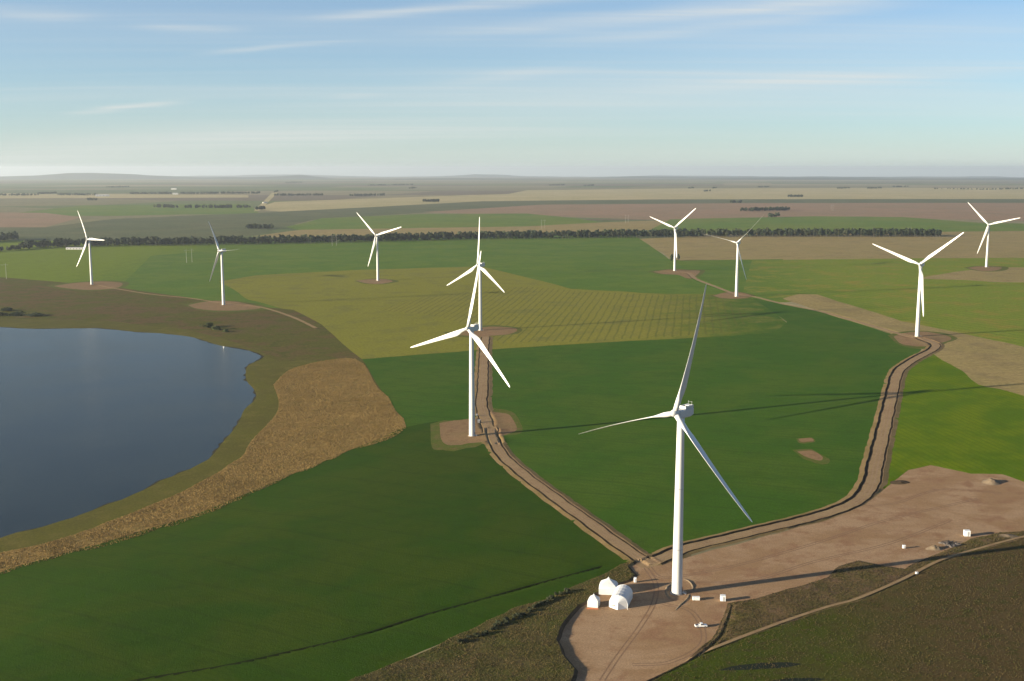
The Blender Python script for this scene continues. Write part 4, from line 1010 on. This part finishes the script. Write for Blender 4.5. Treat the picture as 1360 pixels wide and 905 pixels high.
def pickup():
    t = place('pickup_truck', 931, 833, .08, 'white pickup truck parked at the edge of the dirt pad', 'truck')
    def slab(name, pts, w, mat, parent, bev=.05):                 # side outline (x, z) pushed across y
        bm = bmesh.new(); a = [bm.verts.new((x, -w/2, z)) for x, z in pts]; b = [bm.verts.new((x, w/2, z)) for x, z in pts]; n = len(pts)
        bm.faces.new(a); bm.faces.new(b[::-1])
        for i in range(n): bm.faces.new((a[i], b[i], b[(i+1)%n], a[(i+1)%n]))
        if bev: bmesh.ops.bevel(bm, geom=list(bm.edges), offset=bev, segments=2, affect='EDGES', profile=.6)
        return bmpart(name, bm, mat, parent)
    slab('body', [(-2.5,.45),(2.4,.45),(2.5,.7),(2.4,1.0),(1.3,1.08),(-.5,1.08),(-2.5,1.05)], 1.8, M_WHITE, t)
    cb = slab('cab', [(-.55,1.06),(1.25,1.06),(.65,1.72),(-.35,1.75)], 1.62, M_WHITE, t)
    slab('windscreen', [(1.20,1.13),(1.23,1.15),(.72,1.69),(.69,1.67)], 1.4, M_GLASS, cb, 0)
    slab('side_windows', [(-.40,1.18),(1.0,1.18),(.60,1.64),(-.28,1.66)], 1.66, M_GLASS, cb, 0)
    slab('rear_window', [(-.56,1.2),(-.53,1.2),(-.42,1.66),(-.46,1.66)], 1.3, M_GLASS, cb, 0)
    bm = bmesh.new(); bm_box(bm, (-1.55, 0, 1.0), (1.75, 1.55, .14)); bmpart('load_bed', bm, M_DARK, t)
    for sx in (-1.55, 1.55):
        for sy in (-.82, .82):
            bm = bmesh.new(); bm_tube(bm, [((0,0,-.12),.34),((0,0,-.10),.38),((0,0,.10),.38),((0,0,.12),.34)], 18)
            o = bmpart('wheel', bm, M_TYRE, t); o.matrix_basis = Matrix.Translation((sx, sy, .38)) @ Matrix.Rotation(math.pi/2, 4, 'X')
            bm = bmesh.new(); bm_tube(bm, [((0,0,-.13),.2),((0,0,.13),.2)], 12); bmpart('rim', bm, M_STEEL, o)
    for sy in (-.68, .68):
        bm = bmesh.new(); bm_box(bm, (2.46, sy, .80), (.08, .3, .16)); bmpart('headlight', bm, M_GLASS, t)
    for sx in (-2.52, 2.5):
        bm = bmesh.new(); bm_box(bm, (sx, 0, .52), (.14, 1.75, .18), bevel=.03); bmpart('bumper', bm, M_GREY, t)
pickup()
def kiosk(px, py, sz, label):
    t = place('transformer_box', px, py, -.4, label, 'box', 'dark boxes beside the road turbine')
    bm = bmesh.new(); bm_box(bm, (0, 0, sz[2]*.5), sz, bevel=.06); bmpart('body', bm, M_DARK, t)
    bm = bmesh.new(); bm_box(bm, (0, 0, sz[2]+.04), (sz[0]*1.08, sz[1]*1.08, .1)); bmpart('lid', bm, M_GREY, t)
    bm = bmesh.new(); bm_box(bm, (0, -sz[1]*.5-.02, sz[2]*.5), (sz[0]*.8, .05, sz[2]*.8)); bmpart('door', bm, M_DARK, t)
kiosk(636.5, 561.5, (2.2,1.8,2.2), 'dark box by the gravel road next to the mid field turbine, the nearer one')
kiosk(633.5, 552.5, (1.6,1.4,1.4), 'smaller dark box just behind the dark box by the gravel road')

# ---- heaps and ridges of soil
def heap(name, px, py, rx, ry, h, label, seed, rz=0., mat=None, cat='heap'):
    bm = bmesh.new(); nr, ns = 9, 28; p = at(px, py); prev = None
    top = None; rows_ = []
    for j in range(nr):
        u = j/(nr-1); ring = []
        for i in range(ns):
            a = 2*math.pi*i/ns; k = 1+.28*noise.noise(Vector((math.cos(a)*1.3, math.sin(a)*1.3, seed)))
            x, y = math.cos(a)*rx*u*k, math.sin(a)*ry*u*k
            z = h*(math.cos(math.pi*u)*.5+.5)*(1+.5*noise.noise(Vector((x/1.6, y/1.6, seed+3))))-.25*u
            ring.append(bm.verts.new((x, y, z)))
        rows_.append(ring)
    for a, b in zip(rows_[1:], rows_[2:]):
        for i in range(ns): bm.faces.new((a[i], a[(i+1)%ns], b[(i+1)%ns], b[i]))
    bm.faces.new(rows_[1])
    for v in rows_[0]: bm.verts.remove(v)
    o = link(name, from_bm(name, bm), mat or M_SOIL, None, True); o.location = (p[0], p[1], gz(*p)-.05); o.rotation_euler = (0, 0, rz)
    return tag(o, label, cat)
heap('soil_heap', 1241, 729, 5.5, 4.0, 1.7, 'tan soil heap on the right, left of the dark rubble', 1.1)
heap('soil_heap', 1318, 641, 7, 8, 2.2, 'sandy heap with a dark flank at the upper right of the bare ground', 2.3)
heap('soil_heap', 1196, 641, 9, 7, .9, 'low rough earth heap by the corner of the bare ground near the road', 3.7, mat=GM['ditch'])
heap('soil_heap', 1340, 712, 8, 5, .6, 'flat pale earth heap right of the bright white cabin', 5.2)
def rubble():
    t = place('rubble_pile', 1262, 724, .2, 'dark pile of rubble and scrap beside the tan soil heap', 'rubble')
    rg = random.Random(4)
    for k in range(16):
        bm = bmesh.new(); bmesh.ops.create_icosphere(bm, subdivisions=1, radius=1)
        s = rg.uniform(.45, 1.1)
        for v in bm.verts: v.co = Vector((v.co.x*s*1.5, v.co.y*s, v.co.z*s*.7))*(1+.25*rg.uniform(-1, 1))
        o = bmpart('chunk', bm, M_RUBBLE, t); o.location = (rg.uniform(-4.2, 4.2), rg.uniform(-3.2, 3.2), s*.35); o.rotation_euler = (rg.uniform(-.4, .4), rg.uniform(-.4, .4), rg.uniform(0, 6))
    for k in range(4):
        bm = bmesh.new(); bm_box(bm, (0, 0, 0), (rg.uniform(3, 5), .35, .22)); o = bmpart('beam', bm, M_RUBBLE, t); o.location = (rg.uniform(-3, 3), rg.uniform(-2, 3), .7+.2*k); o.rotation_euler = (0, rg.uniform(-.12, .12), rg.uniform(-.6, .6))
rubble()
def soil_ridge(pxs, w, h, label, seed):
    line = smooth_line(W(pxs), 6); n = len(line); V = []; Fc = []
    nx_ = 7
    for i in range(n):
        a = line[max(0, i-1)]; b = line[min(n-1, i+1)]; t = (b-a)/max(1e-6, np.hypot(*(b-a))); nrm = np.array([-t[1], t[0]]); e = math.sin(math.pi*min(1, max(.0, (i+.3)/(n-.4))))**.4
        for j in range(nx_):
            u = j/(nx_-1)*2-1; q = line[i]+nrm*u*w*(.8+.4*noise.noise(Vector((i*.7, j*.1, seed)))); 
            V.append((q[0], q[1], gz(*q)-.06+h*e*(1-u*u)*(1+.5*noise.noise(Vector((i*.9, j*.9, seed+2))))))
    for i in range(n-1):
        for j in range(nx_-1): a = i*nx_+j; Fc.append((a, a+1, a+nx_+1, a+nx_))
    me = bpy.data.meshes.new('soil_ridge'); me.from_pydata(V, [], Fc); me.update()
    tag(link('soil_ridge', me, M_SOIL, None, True), label, 'soil ridge', 'ridges of loose soil round the near turbine')
soil_ridge([(897,809),(905,801),(912,795),(916,788)], .8, .35, 'pale soil ridge running forward from the foot of the near turbine', 1.)
soil_ridge([(908,768),(915,771),(920,777),(921,783)], .8, .4, 'curved pale soil ridge right behind the near turbine', 2.)
soil_ridge([(893,773),(886,780),(886,788),(890,794)], 1.0, .5, 'curved pale soil ridge left of the near turbine foot', 3.)

# ------------------------------------------------------------------ power line of twin poles
M_POLE = plain('weathered_pole', (.42,.40,.37), rough=.8, var=.12)
def pole_me():
    bm = bmesh.new(); bm_tube(bm, [((0,0,-.5),.24),((0,0,30),.15)], 8); return from_bm('pole', bm)
def arm_me():
    bm = bmesh.new(); bm_box(bm, (0, 0, 27.2), (20, .16, .2)); return from_bm('crossarm', bm)
def ins_me():
    bm = bmesh.new(); bm_tube(bm, [((0,0,26.9),.06),((0,0,26.6),.18),((0,0,26.0),.18),((0,0,25.4),.06)], 8); return from_bm('insulator', bm)
PM, AM, IM = pole_me(), arm_me(), ins_me()
for m_, q in ((PM, M_POLE), (AM, M_POLE), (IM, M_GREY)): m_.materials.append(q)
for k, (px, py, lab) in enumerate([(4,371,'twin pole power pylon at the left edge, nearest of the line'), (251.5,349,'twin pole power pylon left of the turbine by the lake'), (444,326.5,'twin pole power pylon before the tree belt left of the lone olive field turbine'), (721.5,304,'twin pole power pylon behind the tree belt, right of the middle'), (832.5,296.5,'twin pole power pylon behind the tree belt near the far road turbine'), (1105,280.5,'farthest twin pole power pylon on the ploughed field at right')]):
    p = W([(px, py)])[0]; e = empty('power_pylon', (p[0], p[1], gz(*p)), .55); tag(e, lab, 'pylon', 'pylons of the power line')
    for s in (-1, 1): part('pole', PM, e, Matrix.Translation((6*s, 0, 0)))
    part('crossarm', AM, e)
    for s in (-9.5, 0, 9.5): part('insulator', IM, e, Matrix.Translation((s, 0, 0)))

# ------------------------------------------------------------------ far farm buildings
M_WALL = plain('whitewash', (.66,.64,.58), rough=.8); M_ROOF = plain('tin_roof', (.45,.43,.40), rough=.5); M_RROOF = plain('tile_roof', (.22,.10,.07), rough=.8)
def shed(px, py, rz, L_, w, h, label, roof=M_ROOF, nw=4):
    p = W([(px, py)])[0]; t = empty('farm_building', (p[0], p[1], gz(*p)-.1), rz); tag(t, label, 'building', 'far farm buildings')
    bm = bmesh.new(); bm_box(bm, (0, 0, h*.5), (L_, w, h)); bmpart('wall', bm, M_WALL, t)
    bm = bmesh.new(); pr = [(-w*.54, h-.05), (0, h+w*.22), (w*.54, h-.05)]
    a = [bm.verts.new((-L_*.52, y, z)) for y, z in pr]; b = [bm.verts.new((L_*.52, y, z)) for y, z in pr]
    bm.faces.new(a); bm.faces.new(b[::-1])
    for i in range(3): bm.faces.new((a[i], b[i], b[(i+1)%3], a[(i+1)%3]))
    bmpart('roof', bm, roof, t)
    for k in range(nw):
        bm = bmesh.new(); bm_box(bm, (L_*((k+.5)/nw-.5), -w*.5-.04, h*.55), (L_*.08, .1, h*.35)); bmpart('window', bm, M_GLASS, t)
shed(100.5, 331.5, .02, 46, 9, 3.6, 'long low white shed at the foot of the tree belt on the left', nw=6)
shed(233, 258.5, .1, 40, 18, 8, 'white farmhouse between the far tree lines on the left plain')
shed(231, 252, .0, 50, 24, 9, 'pale barn behind the white farmhouse on the left plain')
shed(136, 261, .2, 90, 30, 7, 'wide pale farm shed beside the far left tree line')
shed(352, 270, .6, 26, 10, 5, 'pale shed along the diagonal lane left of the middle')
# white marker standing in the shallows
def marker():
    _dx, _dz = px_ray(297, 463.5); t_ = (LAKE_Z-H)/_dz; e = empty('lake_marker', (_dx*t_, t_, LAKE_Z-.3)); tag(e, 'small white marker standing in the shallows at the far end of the lake', 'marker')
    bm = bmesh.new(); bm_tube(bm, [((0,0,-.8),.25),((0,0,1.6),.25)], 10); bmpart('post', bm, M_WHITE, e)
    bm = bmesh.new(); bm_box(bm, (0, 0, 2.3), (1.3, .4, 1.6), bevel=.1); bmpart('board', bm, M_WHITE, e)
marker()

# ------------------------------------------------------------------ the air
def haze():
    bm = bmesh.new(); bm_box(bm, (0, -2000, -346), (150000, 122000, 1212)); o = link('haze', from_bm('haze', bm)); tag(o, 'thin pale haze over the whole plain', None, None, 'stuff')
    m = bpy.data.materials.new('haze'); m.use_nodes = True; nt = m.node_tree; nt.nodes.clear()
    out = nt.nodes.new('ShaderNodeOutputMaterial'); v = nt.nodes.new('ShaderNodeVolumePrincipled'); nt.links.new(v.outputs[0], out.inputs['Volume'])
    v.inputs['Color'].default_value = (.80, .88, .94, 1); v.inputs['Density'].default_value = 3.0e-5; v.inputs['Anisotropy'].default_value = 0.4
    o.data.materials.append(m)
haze()
